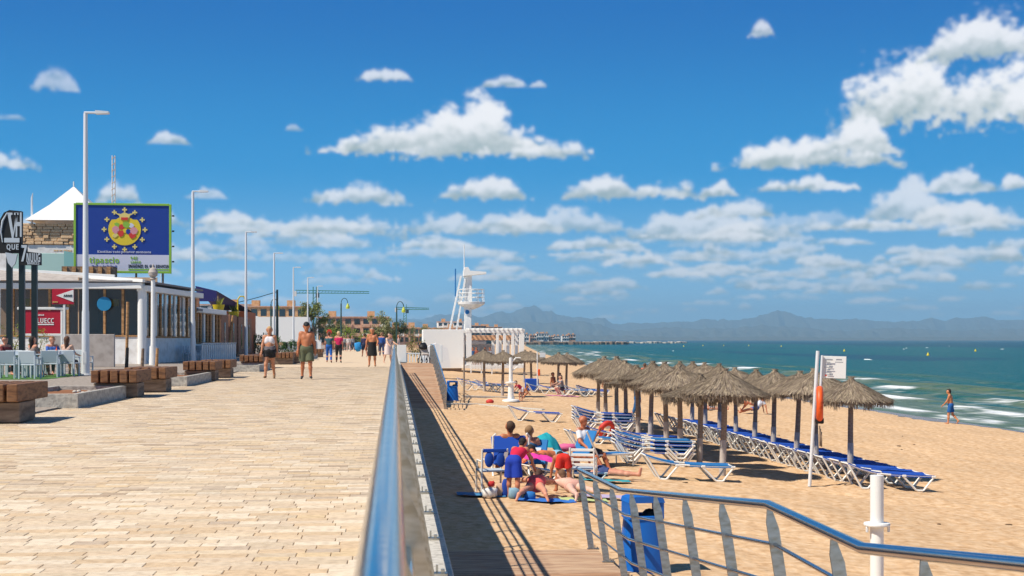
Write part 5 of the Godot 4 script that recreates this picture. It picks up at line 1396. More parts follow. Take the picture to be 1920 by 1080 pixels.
# ------------------------------------------------------------------ beach things
func make_bin(label: String, at: Vector3, turn: float) -> void:
	var o := thing("litter_bin", label, "bin", at, turn)
	var b: Material = mats["bin_blue"]
	var s := ST()
	# body: an oblong tub, wider below
	var rings := [[0.0, 0.27, 0.24], [0.04, 0.29, 0.26], [0.35, 0.265, 0.235], [0.72, 0.235, 0.2]]
	var last := []
	for r in rings:
		var q := []
		for k in 20:
			var a := TAU * k / 20.0
			q.append(Vector3(signf(cos(a)) * pow(absf(cos(a)), 0.5) * r[1], r[0], signf(sin(a)) * pow(absf(sin(a)), 0.5) * r[2]))
		if last.size() > 0:
			for k in 20:
				var m := (k + 1) % 20
				var n0 := Vector3(cos(TAU * k / 20.0), 0.1, sin(TAU * k / 20.0)).normalized()
				var n1 := Vector3(cos(TAU * m / 20.0), 0.1, sin(TAU * m / 20.0)).normalized()
				quadn(s, [last[k], last[m], q[m], q[k]], [n0, n1, n1, n0])
		last = q
	put("tub", s, b, o)
	for x in [-1.0, 1.0]:
		s = ST(); box(s, Vector3(x * 0.205, 0.83, 0), Vector3(0.06, 0.24, 0.37), 0.015); put("hood_side", s, b, o)
	s = ST(); prism(s, [Vector2(-0.24, 0.93), Vector2(-0.22, 0.985), Vector2(-0.15, 1.01), Vector2(0.15, 1.01), Vector2(0.22, 0.985), Vector2(0.24, 0.93)], 0.4); put("hood_top", s, b, o)
	s = ST(); box(s, Vector3(0, 0.735, 0.195), Vector3(0.36, 0.06, 0.03), 0.01); put("lip", s, b, o)
	s = ST(); box(s, Vector3(0, 0.735, -0.195), Vector3(0.36, 0.06, 0.03), 0.01); put("lip", s, b, o)
	s = ST(); ball(s, Vector3(0.09, 0.74, 0.0), Vector3(0.1, 0.1, 0.1), 6); put("rubbish_sack", s, mats["dark"], o)

func build_beach_things() -> void:
	make_bin("bright blue litter bin behind the curved ramp railing", V(3.18, -1.76, 16.95), 0.1)
	make_bin("bright blue litter bin at the foot of the far ramp", V(2.78, -1.74, 64.5), 0.2)
	# white post with a ring collar
	var o := thing("shower_post", "thick white post with ring collar and hooks behind the ramp railing", "post", V(5.67, -1.88, 15.3))
	var s := ST(); tube(s, [Vector3(0, -0.05, 0), Vector3(0, 1.53, 0)], 0.078, 18); put("column", s, mats["white"], o)
	s = ST(); lathe(s, [Vector2(0.078, 0.93), Vector2(0.15, 0.935), Vector2(0.155, 0.95), Vector2(0.15, 0.97), Vector2(0.078, 0.975)], Vector3.ZERO, 20); put("collar", s, mats["white"], o)
	for x in [-1.0, 1.0]:
		s = ST(); box(s, Vector3(x * 0.13, 0.895, 0.03), Vector3(0.03, 0.07, 0.03), 0.008); put("hook", s, mats["lamp_grey"], o)
	# rescue post
	o = thing("rescue_post", "leaning grey pole with white beach notice board beside the lounger line", "sign", V(9.3, -2.05, 29.3))
	s = ST(); tube(s, [Vector3.ZERO, Vector3(0.19, 3.05, 0)], 0.04, 10); put("pole", s, mats["lamp_grey"], o)
	s = ST(); tube(s, [Vector3(0.25, 2.2, 0), Vector3(0.29, 2.95, 0)], 0.03, 8); put("bracket_pole", s, mats["lamp_grey"], o)
	s = ST(); box(s, Vector3(0.56, 2.68, 0.0), Vector3(0.54, 0.5, 0.02), 0.004, Basis(Vector3.FORWARD, 0.03) * Basis(Vector3.UP, -0.2)); put("notice", s, mats["white"], o)
	var ln: Material = mat("print_grey", Color("8a8f98"), 0.8)
	for k in 13:
		s = ST(); box(s, Vector3(0.43 + 0.24 * (k % 2) + 0.0, 2.85 - 0.057 * (k / 2), 0.03), Vector3(0.18 - 0.05 * ((k * 7) % 3), 0.018 if k > 1 else 0.03, 0.004), 0.0, Basis(Vector3.FORWARD, 0.03) * Basis(Vector3.UP, -0.2)); put("print_line", s, ln, o)
	s = ST(); box(s, Vector3(0.36, 2.5, 0.05), Vector3(0.04, 0.035, 0.004)); put("print_mark", s, mats["emblem_red"], o)
	o = thing("life_ring", "orange life ring with rope hung on the leaning rescue pole", "life ring", V(9.52, -2.05, 29.25), 1.25)
	var rg := []
	for k in 25: rg.append(Vector3(cos(TAU * k / 24.0) * 0.3, 1.85 + sin(TAU * k / 24.0) * 0.34, 0))
	s = ST(); tube(s, rg, 0.075, 12, false); put("ring", s, mats["orange"], o)
	s = ST(); box(s, Vector3(0, 1.48, 0), Vector3(0.3, 0.12, 0.18), 0.02); put("holder", s, mats["dark"], o)
	for k in 3:
		s = ST()
		var rp := []
		for i in 13: rp.append(Vector3(cos(TAU * i / 12.0) * (0.07 + 0.02 * k), 1.14 + sin(TAU * i / 12.0) * (0.22 - 0.03 * k) - 0.04 * k, 0.02 * k))
		tube(s, rp, 0.012, 5, false); put("rope_loop", s, mats["old_wood"], o)
	# kerbs in the sand near the far ramp
	for q in [[1.9, 60.5, 3.9, 61.6], [3.9, 61.2, 6.6, 59.0], [3.6, 70.5, 6.4, 71.5]]:
		s = ST(); bar(s, V(q[0], ground(q[0], q[1]) - 0.04, q[1]), V(q[2], ground(q[2], q[3]) - 0.04, q[3]), 0.26, 0.22, 0.02)
		tag(put("sand_kerb", s, mats["kerb"]), "low weathered concrete kerb half sunk in the sand near the far ramp", "kerb", "kerbs in the sand")
	s = ST(); tube(s, [V(3.32, -1.8, 64.0), V(3.32, 0.42, 64.0)], [0.05, 0.04], 7); tag(put("wooden_stake", s, mats["post_wood"]), "tall thin wooden stake in the sand beside the far blue bin", "stake")
	o = thing("beach_shower", "white beach shower column on a round base with tap arms", "shower", V(5.87, -1.87, 67.4))
	s = ST(); lathe(s, [Vector2(0.45, 0), Vector2(0.42, 0.08), Vector2(0.16, 0.12), Vector2(0.13, 0.9), Vector2(0.28, 0.92), Vector2(0.28, 0.98), Vector2(0.1, 1.0), Vector2(0.09, 2.2), Vector2(0, 2.22)], Vector3.ZERO, 14); put("column", s, mats["white"], o)
	s = ST(); tube(s, [Vector3(0, 1.9, 0), Vector3(0.25, 2.2, 0), Vector3(0.5, 2.2, 0)], 0.035, 6); put("arm", s, mats["white"], o)
	s = ST(); tube(s, [Vector3(0, 1.5, 0), Vector3(0.35, 1.75, 0)], 0.035, 6); put("arm", s, mats["white"], o)
	s = ST(); box(s, V(8.75, -1.62, 85.0), Vector3(0.85, 0.75, 0.6), 0.03); tag(put("blue_crate", s, mats["sling_blue"]), "square blue crate standing between loungers near the beach club", "crate")
	o = thing("notice_board", "small white notice board on a pale pole with orange ring below", "sign", V(8.9, -2.0, 83.0))
	s = ST(); tube(s, [Vector3.ZERO, Vector3(0, 2.5, 0)], 0.04, 6); put("pole", s, mats["plaster"], o)
	s = ST(); box(s, Vector3(0.32, 2.3, 0.05), Vector3(0.36, 0.3, 0.02)); put("board", s, mats["white"], o)
	s = ST(); box(s, Vector3(0.1, 1.2, 0.05), Vector3(0.14, 0.42, 0.08), 0.03); put("ring", s, mats["orange"], o)
	s = ST(); ball(s, V(2.35, -1.55, 66.5), Vector3(0.42, 0.25, 0.3), 7); tag(put("blue_sack", s, mats["bin_blue"]), "crumpled blue sack lying below the far ramp railing", "sack")
	s = ST(); ball(s, V(4.6, -1.75, 64.5), Vector3(0.2, 0.12, 0.15), 6); tag(put("red_toy", s, mats["emblem_red"]), "small red beach toy on the sand by the wooden stake", "toy")
	# beach chairs of the family
	for q in [[1.85, 25.4, 0.15, "white folding beach chair with two dark blue pads on its back"], [3.78, 26.6, -0.25, "white folding beach chair with slatted back beside the red shorts"]]:
		o = thing("beach_chair", q[3], "chair", V(q[0], ground(q[0], q[1]), q[1]), q[2])
		var w: Material = mats["plastic_white"]
		for x in [-0.24, 0.24]:
			s = ST(); tube(s, [Vector3(x, 0.0, 0.2), Vector3(x, 0.42, 0.18), Vector3(x, 0.86, 0.26)], 0.02, 7); put("back_post", s, w, o)
			s = ST(); tube(s, [Vector3(x, 0.42, 0.18), Vector3(x, 0.42, -0.28), Vector3(x, 0.0, -0.3)], 0.02, 7); put("leg", s, w, o)
			s = ST(); tube(s, [Vector3(x, 0.62, 0.22), Vector3(x, 0.62, -0.22), Vector3(x, 0.42, -0.28)], 0.018, 6); put("armrest", s, w, o)
		s = ST(); tube(s, [Vector3(-0.24, 0.04, 0.2), Vector3(0.24, 0.04, 0.2)], 0.018, 6); put("cross_bar", s, w, o)
		s = ST(); box(s, Vector3(0, 0.43, -0.05), Vector3(0.46, 0.03, 0.46), 0.01); put("seat", s, mats["chair_grey"], o)
		if q[2] > 0:
			s = ST(); box(s, Vector3(0, 0.83, 0.255), Vector3(0.48, 0.07, 0.03), 0.01); put("back_rail", s, mats["sling_blue"], o)
			for x in [-0.11, 0.12]:
				s = ST(); ball(s, Vector3(x, 0.66, 0.25), Vector3(0.09, 0.15, 0.03), 8); put("pad", s, mats["sling_blue"], o)
			s = ST(); box(s, Vector3(0.2, 0.72, 0.262), Vector3(0.07, 0.22, 0.012), 0.0, Basis(Vector3.FORWARD, 0.3)); put("strap", s, w, o)
		else:
			for k in 4:
				s = ST(); box(s, Vector3(0, 0.52 + 0.1 * k, 0.2 + 0.018 * k), Vector3(0.46, 0.055, 0.02), 0.006); put("slat", s, w, o)
	# lounger backs of the family group
	o = thing("reclined_chair", "low beach recliner with raised royal blue backrest, seen from behind", "chair", V(2.5, -1.72, 29.0), 0.12)
	s = ST(); box(s, Vector3(0, 0.56, 0), Vector3(0.78, 0.68, 0.06), 0.03, Basis(Vector3.RIGHT, -0.45)); put("backrest", s, mats["sling_blue"], o)
	for x in [-0.4, 0.4]:
		s = ST(); tube(s, [Vector3(x, 0.22, 0.1), Vector3(x, 0.88, -0.2 + 0.36), Vector3(x * 0.85, 0.93, 0.18)], 0.025, 7); put("back_post", s, mats["plastic_white"], o)
		s = ST(); tube(s, [Vector3(x, 0.0, 0.2), Vector3(x, 0.3, 0.0), Vector3(x, 0.28, -1.1), Vector3(x, 0.0, -1.1)], 0.025, 7); put("side_rail", s, mats["plastic_white"], o)
	s = ST(); box(s, Vector3(0, 0.28, -0.55), Vector3(0.72, 0.04, 1.05), 0.01); put("seat", s, mats["sling_blue"], o)
	o = thing("reclined_chair", "low beach recliner with teal and blue striped backrest beside the royal blue one", "chair", V(3.12, -1.75, 29.6), -0.35)
	s = ST(); box(s, Vector3(0, 0.5, 0), Vector3(0.55, 0.6, 0.05), 0.02, Basis(Vector3.RIGHT, -0.5)); put("backrest", s, mats["sling_teal"], o)
	s = ST(); box(s, Vector3(0, 0.28, -0.55), Vector3(0.52, 0.04, 1.05), 0.01); put("seat", s, mats["sling_blue"], o)
	for x in [-0.28, 0.28]:
		s = ST(); tube(s, [Vector3(x, 0.0, 0.2), Vector3(x, 0.3, 0.0), Vector3(x, 0.28, -1.1), Vector3(x, 0.0, -1.1)], 0.025, 7); put("side_rail", s, mats["plastic_white"], o)
	s = ST(); box(s, Vector3(0, 0.56, 0.04), Vector3(0.3, 0.08, 0.01), 0.0, Basis(Vector3.RIGHT, -0.5)); put("stripe", s, mats["chair_grey"], o)
	o = thing("reclined_chair", "low recliner with teal sling carrying the seated man in white", "chair", V(4.72, -1.82, 31.9), -1.0)
	s = ST(); box(s, Vector3(0, 0.55, 0.22), Vector3(0.6, 0.75, 0.04), 0.02, Basis(Vector3.RIGHT, -0.45)); put("backrest", s, mats["sling_teal"], o)
	s = ST(); box(s, Vector3(0, 0.28, -0.5), Vector3(0.56, 0.04, 1.2), 0.01); put("seat", s, mats["sling_teal"], o)
	for x in [-0.31, 0.31]:
		s = ST(); tube(s, [Vector3(x, 0.0, 0.3), Vector3(x, 0.3, 0.0), Vector3(x, 0.28, -1.1), Vector3(x, 0.0, -1.1)], 0.025, 7); put("side_rail", s, mats["plastic_white"], o)
		s = ST(); tube(s, [Vector3(x, 0.28, 0.05), Vector3(x, 0.9, 0.4)], 0.025, 7); put("back_post", s, mats["plastic_white"], o)
	# towels, bags
	s = ST(); drape(s, V(3.42, -0.88, 30.2), 0.75, 0.6, 0.95); tag(put("teal_towel", s, mat("towel_teal", Color("149aa8"), 0.9)), "turquoise towel draped over a low chair between the family", "towel")
	s = ST(); drape(s, V(2.75, -1.12, 27.6), 1.15, 0.32, 0.3); tag(put("pink_towel", s, mat("towel_pink", Color("e03aa0"), 0.9)), "long magenta pink towel spread below the royal blue backrest", "towel")
	for q in [[1.6, 24.8, 0.9, 0.5, "3f7fae", "blue patterned mat lying half in the wall shadow"], [2.75, 24.3, 1.1, 0.5, "2a6fc4", "blue towel under the person in coral"], [3.5, 24.6, 0.9, 0.45, "b9c98a", "pale green towel under the pale sunbather"], [4.3, 25.3, 1.5, 0.5, "b7a9c9", "lilac towel spread beyond the ramp railing end"], [4.35, 28.4, 1.4, 0.4, "2f9ba5", "striped teal towel beyond the slatted chair"], [9.75, 77.5, 2.0, 0.7, "e58ab8", "pink beach towel under the seated sunbather far off"]]:
		s = ST()
		var tw := sheet(steps(-q[2] / 2, q[2] / 2, 0.08, 1.0), steps(-q[3] / 2, q[3] / 2, 0.08, 1.0), func(x, dd): return V(q[0] + x, ground(q[0] + x, q[1] + dd) + 0.035 + 0.02 * nz.get_noise_2d(x * 4.0 + q[0], dd * 4.0), q[1] + dd), func(_x, _d): return Color.WHITE)
		tag(put("beach_towel", tw, mat("towel_" + q[4], Color(q[4]), 0.9)), q[5], "towel")
	for q in [[1.75, 24.55, 0.2, 0.15, "e8e4de", "white carrier bag among the family's things"], [1.95, 24.75, 0.16, 0.2, "c9a58a", "tan beach bag behind the white carrier bag"], [2.06, 24.7, 0.12, 0.26, "123f9c", "upright blue cool bag beside the bags"], [2.2, 24.5, 0.17, 0.17, "7fa3b8", "pale blue bag beside the cool bag"], [2.34, 24.5, 0.1, 0.14, "5d5a48", "olive rucksack beside the pale blue bag"], [1.78, 24.62, 0.1, 0.08, "c22a2a", "red cap lying on the white carrier bag"], [3.98, 30.6, 0.3, 0.14, "d3628f", "pink bag resting by the man in white"], [2.48, 24.35, 0.15, 0.13, "1f6fb8", "blue beach bag at the boy's feet"]]:
		s = ST()
		var c := V(q[0], ground(q[0], q[1]) + q[3] * 0.9, q[1])
		if q[4] == "c22a2a": c.y += 0.2
		if q[4] == "d3628f": c.y += 0.45
		bag(s, c - Vector3(0, q[3] * 0.25, 0), Vector3(q[2] * 0.66, q[3] * 0.64, q[2] * 0.5)); tag(put("beach_bag", s, mat("bag_" + q[4], Color(q[4]), 0.8)), q[5], "bag")
	o = thing("ring_float", "red inflatable ring with white print leaning on the lounger stack", "float", V(6.75, -1.93, 42.2), 0.4); o.scale = Vector3.ONE * 0.72
	rg = []
	for k in 25: rg.append(Vector3(cos(TAU * k / 24.0) * 0.3, 0.42 + sin(TAU * k / 24.0) * 0.3, sin(TAU * k / 24.0) * 0.12))
	s = ST(); tube(s, rg, 0.12, 10, false); put("ring", s, mats["emblem_red"], o)
	s = ST(); ball(s, Vector3(0.0, 0.55, 0.1), Vector3(0.16, 0.1, 0.05), 6); put("print", s, mats["white"], o)
	var fl := thing("beach_flag", "small cyan flag on a thin pole beyond the lounger line", "flag", V(10.9, -2.1, 60.0))
	s = ST(); tube(s, [Vector3.ZERO, Vector3(0, 1.3, 0)], 0.03, 6); put("pole", s, mats["post_wood"], fl)
	s = ST(); box(s, Vector3(0.2, 1.1, 0), Vector3(0.36, 0.24, 0.02)); put("cloth", s, mat("flag_cyan", Color("1d8fb5"), 0.8), fl)
	# driftweed and small litter on the sand
	for k in 40:
		var x := rng.randf_range(3.5, 26)
		var dd := rng.randf_range(19, 60)
		s = ST()
		var c := V(x, sand_y(x, dd) + 0.01, dd)
		ball(s, c, Vector3(rng.randf_range(0.03, 0.09), 0.015, rng.randf_range(0.03, 0.07)), 4)
		tag(put("weed_scrap", s, mat("weed", Color("6a543c"), 0.95)), "small scrap of dry brown weed lying on the open sand", "seaweed", "scraps of weed on the sand")

func bag(s: SurfaceTool, c: Vector3, r: Vector3) -> void:
	var g := 8
	for i in g:
		for k in g * 2:
			var p := []
			var n := []
			for q in [[i, k], [i, k + 1], [i + 1, k + 1], [i + 1, k]]:
				var a: float = PI * q[0] / g - PI / 2
				var b: float = PI * q[1] / g
				var d := Vector3(cos(a) * cos(b), sin(a), cos(a) * sin(b))
				var e := Vector3(signf(d.x) * pow(absf(d.x), 0.7), signf(d.y) * pow(absf(d.y), 0.7), signf(d.z) * pow(absf(d.z), 0.7))
				var f := 1.0 + 0.5 * nz.get_noise_3d(d.x * 1.3 + c.x * 9.0, d.y * 1.3, d.z * 1.3)
				p.append(c + e * r * f); n.append((d / r).normalized())
			quadn(s, p, n)

# cloth lying over something: a sagging sheet with a lifted middle
func drape(s: SurfaceTool, c: Vector3, w: float, dp: float, h: float) -> void:
	var st := sheet(steps(-0.5, 0.5, 0.05, 1.0), steps(-0.5, 0.5, 0.05, 1.0), func(x, y): return c + Vector3(x * w, -h * (x * x * 1.6 + y * y * 1.2) + 0.05 * nz.get_noise_2d(x * 5.0, y * 5.0 + c.x) + 0.03 * sin(x * 22.0 + y * 4.0) * absf(y), -y * dp), func(_x, _y): return Color.WHITE)
	s.append_from(st.commit(), 0, Transform3D.IDENTITY)

# ------------------------------------------------------------------ people
# a body of tapered capsules joined smoothly and meshed as surface nets; bone = [a, b, radius a, radius b, cut flat at b]
func skin_mesh(s: SurfaceTool, bones: Array, cell: float, k: float) -> void:
	var lo := Vector3.ONE * 1e9
	var hi := -lo
	for b in bones:
		var r: float = maxf(b[2], b[3]) + cell * 3.0 + k * 0.5
		lo = lo.min(b[0] - Vector3.ONE * r).min(b[1] - Vector3.ONE * r)
		hi = hi.max(b[0] + Vector3.ONE * r).max(b[1] + Vector3.ONE * r)
	var nx := int((hi.x - lo.x) / cell) + 2
	var ny := int((hi.y - lo.y) / cell) + 2
	var nz2 := int((hi.z - lo.z) / cell) + 2
	var g := PackedFloat32Array(); g.resize(nx * ny * nz2); g.fill(0.5)
	for b in bones:
		var r: float = maxf(b[2], b[3]) + cell * 2.5 + k * 0.5
		var a: Vector3 = b[0]
		var ab: Vector3 = b[1] - a
		var l2 := maxf(ab.length_squared(), 1e-9)
		var u := ab / sqrt(l2)
		var c0: Vector3 = ((a.min(b[1]) - Vector3.ONE * r - lo) / cell).floor()
		var c1: Vector3 = ((a.max(b[1]) + Vector3.ONE * r - lo) / cell).ceil()
		var ra: float = b[2]
		var dr: float = b[3] - b[2]
		var cut: bool = b.size() > 4 and b[4]
		for z in range(maxi(int(c0.z), 0), mini(int(c1.z) + 1, nz2)):
			for y in range(maxi(int(c0.y), 0), mini(int(c1.y) + 1, ny)):
				var o := (z * ny + y) * nx
				for x in range(maxi(int(c0.x), 0), mini(int(c1.x) + 1, nx)):
					var p := lo + Vector3(x, y, z) * cell - a
					var t := clampf(p.dot(ab) / l2, 0.0, 1.0)
					var d := (p - ab * t).length() - ra - dr * t
					if cut: d = maxf(d, (p - ab).dot(u))
					var e := g[o + x]
					var h := maxf(k - absf(d - e), 0.0) / k
					g[o + x] = minf(d, e) - h * h * k * 0.25
	var id := PackedInt32Array(); id.resize(nx * ny * nz2); id.fill(-1)
	var ps := PackedVector3Array()
	var ns := PackedVector3Array()
	var dx := 1
	var dy := nx
	var dz := nx * ny
	var cn := [0, dx, dy, dx + dy, dz, dx + dz, dy + dz, dx + dy + dz]
	var ce := [[0, 1], [2, 3], [4, 5], [6, 7], [0, 2], [1, 3], [4, 6], [5, 7], [0, 4], [1, 5], [2, 6], [3, 7]]
	for z in nz2 - 1:
		for y in ny - 1:
			var o := (z * ny + y) * nx
			for x in nx - 1:
				var q := o + x
				var v0 := g[q]
				if v0 > cell * 2.0 or v0 < -cell * 2.0: continue
				var m := 0
				for i in 8:
					if g[q + cn[i]] < 0.0: m |= 1 << i
				if m == 0 or m == 255: continue
				var sum := Vector3.ZERO
				var n := 0
				for e in ce:
					var va := g[q + cn[e[0]]]
					var vb := g[q + cn[e[1]]]
					if (va < 0.0) != (vb < 0.0):
						var t := va / (va - vb)
						var pa := Vector3(e[0] & 1, (e[0] >> 1) & 1, e[0] >> 2)
						var pb := Vector3(e[1] & 1, (e[1] >> 1) & 1, e[1] >> 2)
						sum += pa.lerp(pb, t); n += 1
				id[q] = ps.size()
				ps.append(lo + (Vector3(x, y, z) + sum / n) * cell)
				ns.append(Vector3(g[q + dx] - v0 + g[q + 7 * 0 + dx + dy] - g[q + dy], g[q + dy] - v0 + g[q + dx + dy] - g[q + dx], g[q + dz] - v0 + g[q + dx + dz] - g[q + dx]).normalized())
	for z in range(1, nz2 - 1):
		for y in range(1, ny - 1):
			var o := (z * ny + y) * nx
			for x in range(1, nx - 1):
				var q := o + x
				if id[q] < 0 and id[q - dx] < 0 and id[q - dy] < 0 and id[q - dz] < 0: continue
				var neg := g[q] < 0.0
				for ax in 3:
					var st: int = [dx, dy, dz][ax]
					if (g[q + st] < 0.0) == neg: continue
					var u: int = [dy, dz, dx][ax]
					var w: int = [dz, dx, dy][ax]
					var f := [id[q], id[q - u], id[q - u - w], id[q - w]]
					if f.min() < 0: continue
					quadn(s, [ps[f[0]], ps[f[1]], ps[f[2]], ps[f[3]]], [ns[f[0]], ns[f[1]], ns[f[2]], ns[f[3]]])

func aim(pitch: float, out: float, side: float) -> Vector3:
	var p := deg_to_rad(pitch)
	var o := deg_to_rad(out)
	return Vector3(side * sin(o), -cos(p) * cos(o), sin(p) * cos(o))

# pose angles are measured from straight down (limbs) or straight up (torso), forward positive
# P: h, lean, head, arm [[upper, fore, out] right, left], leg [[thigh, shin, out] right, left], fat; wear: shirt, sleeve, pants, leg_len, skirt, hair, long, shoes, hat, suit
func person(label: String, at: Vector3, turn: float, P: Dictionary, W: Dictionary, group := "") -> Node3D:
	var o := thing("person", label, "person", at, turn, group)
	var K: float = P.get("h", 1.75) / 1.75
	var cell: float = P.get("cell", 0.022)
	var f: float = P.get("fat", 1.0)
	var le: float = P.get("lean", 0.0)
	var up := aim(180.0 - le, 0, 1) * -1.0
	up = Vector3(0, cos(deg_to_rad(le)), sin(deg_to_rad(le)))
	var fw := Vector3(0, -sin(deg_to_rad(le)), cos(deg_to_rad(le)))
	var hd: float = le * 0.5 + P.get("head", 0.0)
	var hup := Vector3(0, cos(deg_to_rad(hd)), sin(deg_to_rad(hd)))
	var hfw := Vector3(0, -sin(deg_to_rad(hd)), cos(deg_to_rad(hd)))
	var pel := Vector3.ZERO
	var chest := pel + up * 0.34
	var neck := pel + up * 0.52
	var head := neck + hup * 0.155 + hfw * 0.02
	var X := Vector3.RIGHT
	var B := []
	B.append([pel + X * 0.05 - up * 0.02, pel - X * 0.05 - up * 0.02, 0.118 * f, 0.118 * f])
	B.append([pel + up * 0.02 + fw * 0.01 * f, pel + up * 0.2 + fw * 0.012 * f, 0.125 * f, 0.118 * f])
	B.append([pel + up * 0.2 + X * 0.03, chest + X * 0.065, 0.1 * f, 0.105 * f]); B.append([pel + up * 0.2 - X * 0.03, chest - X * 0.065, 0.1 * f, 0.105 * f])
	B.append([chest + X * 0.06, neck - up * 0.06 + X * 0.12, 0.1 * f, 0.065]); B.append([chest - X * 0.06, neck - up * 0.06 - X * 0.12, 0.1 * f, 0.065])
	B.append([neck - up * 0.05, head - hup * 0.05, 0.058, 0.052])
	B.append([head - hup * 0.045 + hfw * 0.018, head + hup * 0.035, 0.07, 0.092])
	B.append([head + hup * 0.035 - hfw * 0.02, head + hup * 0.04 + hfw * 0.01, 0.09, 0.085])
	B.append([head - hup * 0.0 + hfw * 0.085, head - hup * 0.03 + hfw * 0.102, 0.012, 0.016])
	B.append([head - hup * 0.085 + hfw * 0.055, head - hup * 0.085 + hfw * 0.06, 0.03, 0.028])
	for sd in [-1.0, 1.0]: B.append([head + X * 0.088 * sd - hup * 0.01, head + X * 0.094 * sd + hup * 0.02, 0.018, 0.02])
	var sleeves := []
	var pants := []
	var shoes := []
	var tipsl := []
	var low := 1e9
	for i in 2:
		var sd := 1.0 if i == 0 else -1.0
		var am: Array = P.get("arm", [[8, 14, 9], [-6, 6, 9]])[i]
		var sh := neck - up * 0.06 + X * 0.165 * sd
		var el := sh + aim(am[0], am[2], sd) * 0.29
		var wr := el + aim(am[1], am[2] * (am[3] if am.size() > 3 else 0.4), sd) * 0.25
		var fdir := (wr - el).normalized()
		var kn := wr + fdir * 0.09
		B.append([chest + up * 0.09 + X * 0.1 * sd, sh, 0.075, 0.06 * f]); B.append([sh, el, 0.052 * f, 0.042 * f]); B.append([el, wr, 0.042 * f, 0.028]); B.append([wr, kn, 0.027, 0.03])
		tipsl.append([wr, kn, fdir, sd])
		sleeves.append([sh, sh.lerp(el, W.get("sleeve", 0.0)) if W.get("sleeve", 0.0) <= 1.0 else el, 0.066 * f, 0.06 * f, true])
		if W.get("sleeve", 0.0) > 1.0: sleeves.append([el, wr, 0.056 * f, 0.042, true])
		var lg: Array = P.get("leg", [[14, 4, 3], [-12, -20, 3]])[i]
		var hp := pel - up * 0.05 + X * 0.088 * sd
		var kne := hp + aim(lg[0], lg[2], sd) * 0.42
		var an := kne + aim(lg[1], lg[2] * 0.6, sd) * 0.41
		var td: Vector3 = aim(lg[1] + (lg[3] if lg.size() > 3 else 78.0), lg[2] + 4.0, sd)
		var toe: Vector3 = an + td * 0.15
		B.append([hp, kne, 0.088 * f, 0.058]); B.append([kne, kne.lerp(an, 0.35) - aim(lg[1] + 90.0, 0, sd) * 0.012, 0.057, 0.056]); B.append([kne.lerp(an, 0.35), an, 0.054, 0.036]); B.append([an, toe, 0.038, 0.028])
		low = minf(low, minf(an.y - 0.045, minf(toe.y - 0.03, kne.y - 0.06)))
		var L: float = W.get("leg_len", 0.55)
		pants.append([hp, hp.lerp(kne, minf(L, 1.0)), 0.104 * f, (0.098 if L < 0.95 else 0.07) * f + W.get("loose", 0.0), true])
		if L > 1.0: pants.append([kne, kne.lerp(an, L - 1.0), 0.07 + W.get("loose", 0.0), 0.056 + W.get("loose", 0.0), true])
		shoes.append([an - Vector3(0, 0.01, 0), toe, 0.044, 0.036]); 
	low = minf(low, minf(pel.y - 0.14 * f, minf(head.y - 0.1, neck.y - 0.1)))
	if P.has("seat"): low = -P["seat"] / K
	var base := Vector3(0, -low, 0)
	var body := ST()
	skin_mesh(body, B, cell, 0.045)
	for h in tipsl:
		var ac: Vector3 = h[2].cross(Vector3.FORWARD if absf(h[2].z) < 0.8 else Vector3.UP).normalized()
		var pn: Vector3 = ac.cross(h[2]).normalized()
		for q in 4:
			var p0: Vector3 = h[1] + ac * (-0.027 + 0.018 * q)
			var ln: float = [0.062, 0.075, 0.07, 0.052][q]
			tube(body, [p0 - h[2] * 0.01, p0 + h[2] * ln * 0.55 + pn * 0.004, p0 + h[2] * ln * 0.9 + pn * 0.022], [0.0095, 0.009, 0.007], 5)
		var th: Vector3 = h[0].lerp(h[1], 0.3) + ac * -0.03
		tube(body, [th, th + h[2] * 0.035 - ac * 0.022, th + h[2] * 0.07 - ac * 0.026], [0.012, 0.011, 0.008], 5)
	var parts := [["body", body, W.get("skin", Color("c08a68")), 0.55]]
	var s: SurfaceTool
	if W.has("shirt"):
		s = ST()
		var top: float = W.get("top", 1.0)
		var t := [[pel + up * 0.06, pel + up * 0.22, 0.142 * f, 0.134 * f], [pel + up * 0.2 + X * 0.03, chest + X * 0.065, 0.118 * f, 0.122 * f], [pel + up * 0.2 - X * 0.03, chest - X * 0.065, 0.118 * f, 0.122 * f]]
		if W.has("crop"): t = [[chest - up * 0.04 + X * 0.06, chest + up * 0.03 + X * 0.06, 0.116 * f, 0.112 * f], [chest - up * 0.04 - X * 0.06, chest + up * 0.03 - X * 0.06, 0.116 * f, 0.112 * f]]
		t.append([chest + X * 0.06, neck - up * 0.07 + X * 0.11, 0.114 * f, 0.07]); t.append([chest - X * 0.06, neck - up * 0.07 - X * 0.11, 0.114 * f, 0.07])
		if W.get("sleeve", 0.0) > 0.0: t.append_array(sleeves)
		skin_mesh(s, t, cell, 0.035)
		parts.append(["top", s, W["shirt"], 0.85])
	if W.has("pants"):
		s = ST()
		var t := [[pel + X * 0.05 - up * 0.01, pel - X * 0.05 - up * 0.01, 0.136 * f, 0.136 * f], [pel, pel + up * W.get("rise", 0.09), 0.138 * f, 0.135 * f, true]]
		t.append_array(pants)
		skin_mesh(s, t, cell, 0.03)
		parts.append(["trousers" if W.get("leg_len", 0.55) > 1.0 else "shorts", s, W["pants"], 0.85])
	if W.has("skirt"):
		s = ST(); skin_mesh(s, [[pel + up * 0.1, pel - Vector3(0, 0.45, 0), 0.145 * f, 0.2, true], [pel + up * 0.1 + X * 0.05, pel - Vector3(0, 0.45, 0) + X * 0.06, 0.13, 0.17, true], [pel + up * 0.1 - X * 0.05, pel - Vector3(0, 0.45, 0) - X * 0.06, 0.13, 0.17, true]], cell, 0.03)
		parts.append(["skirt", s, W["skirt"], 0.9])
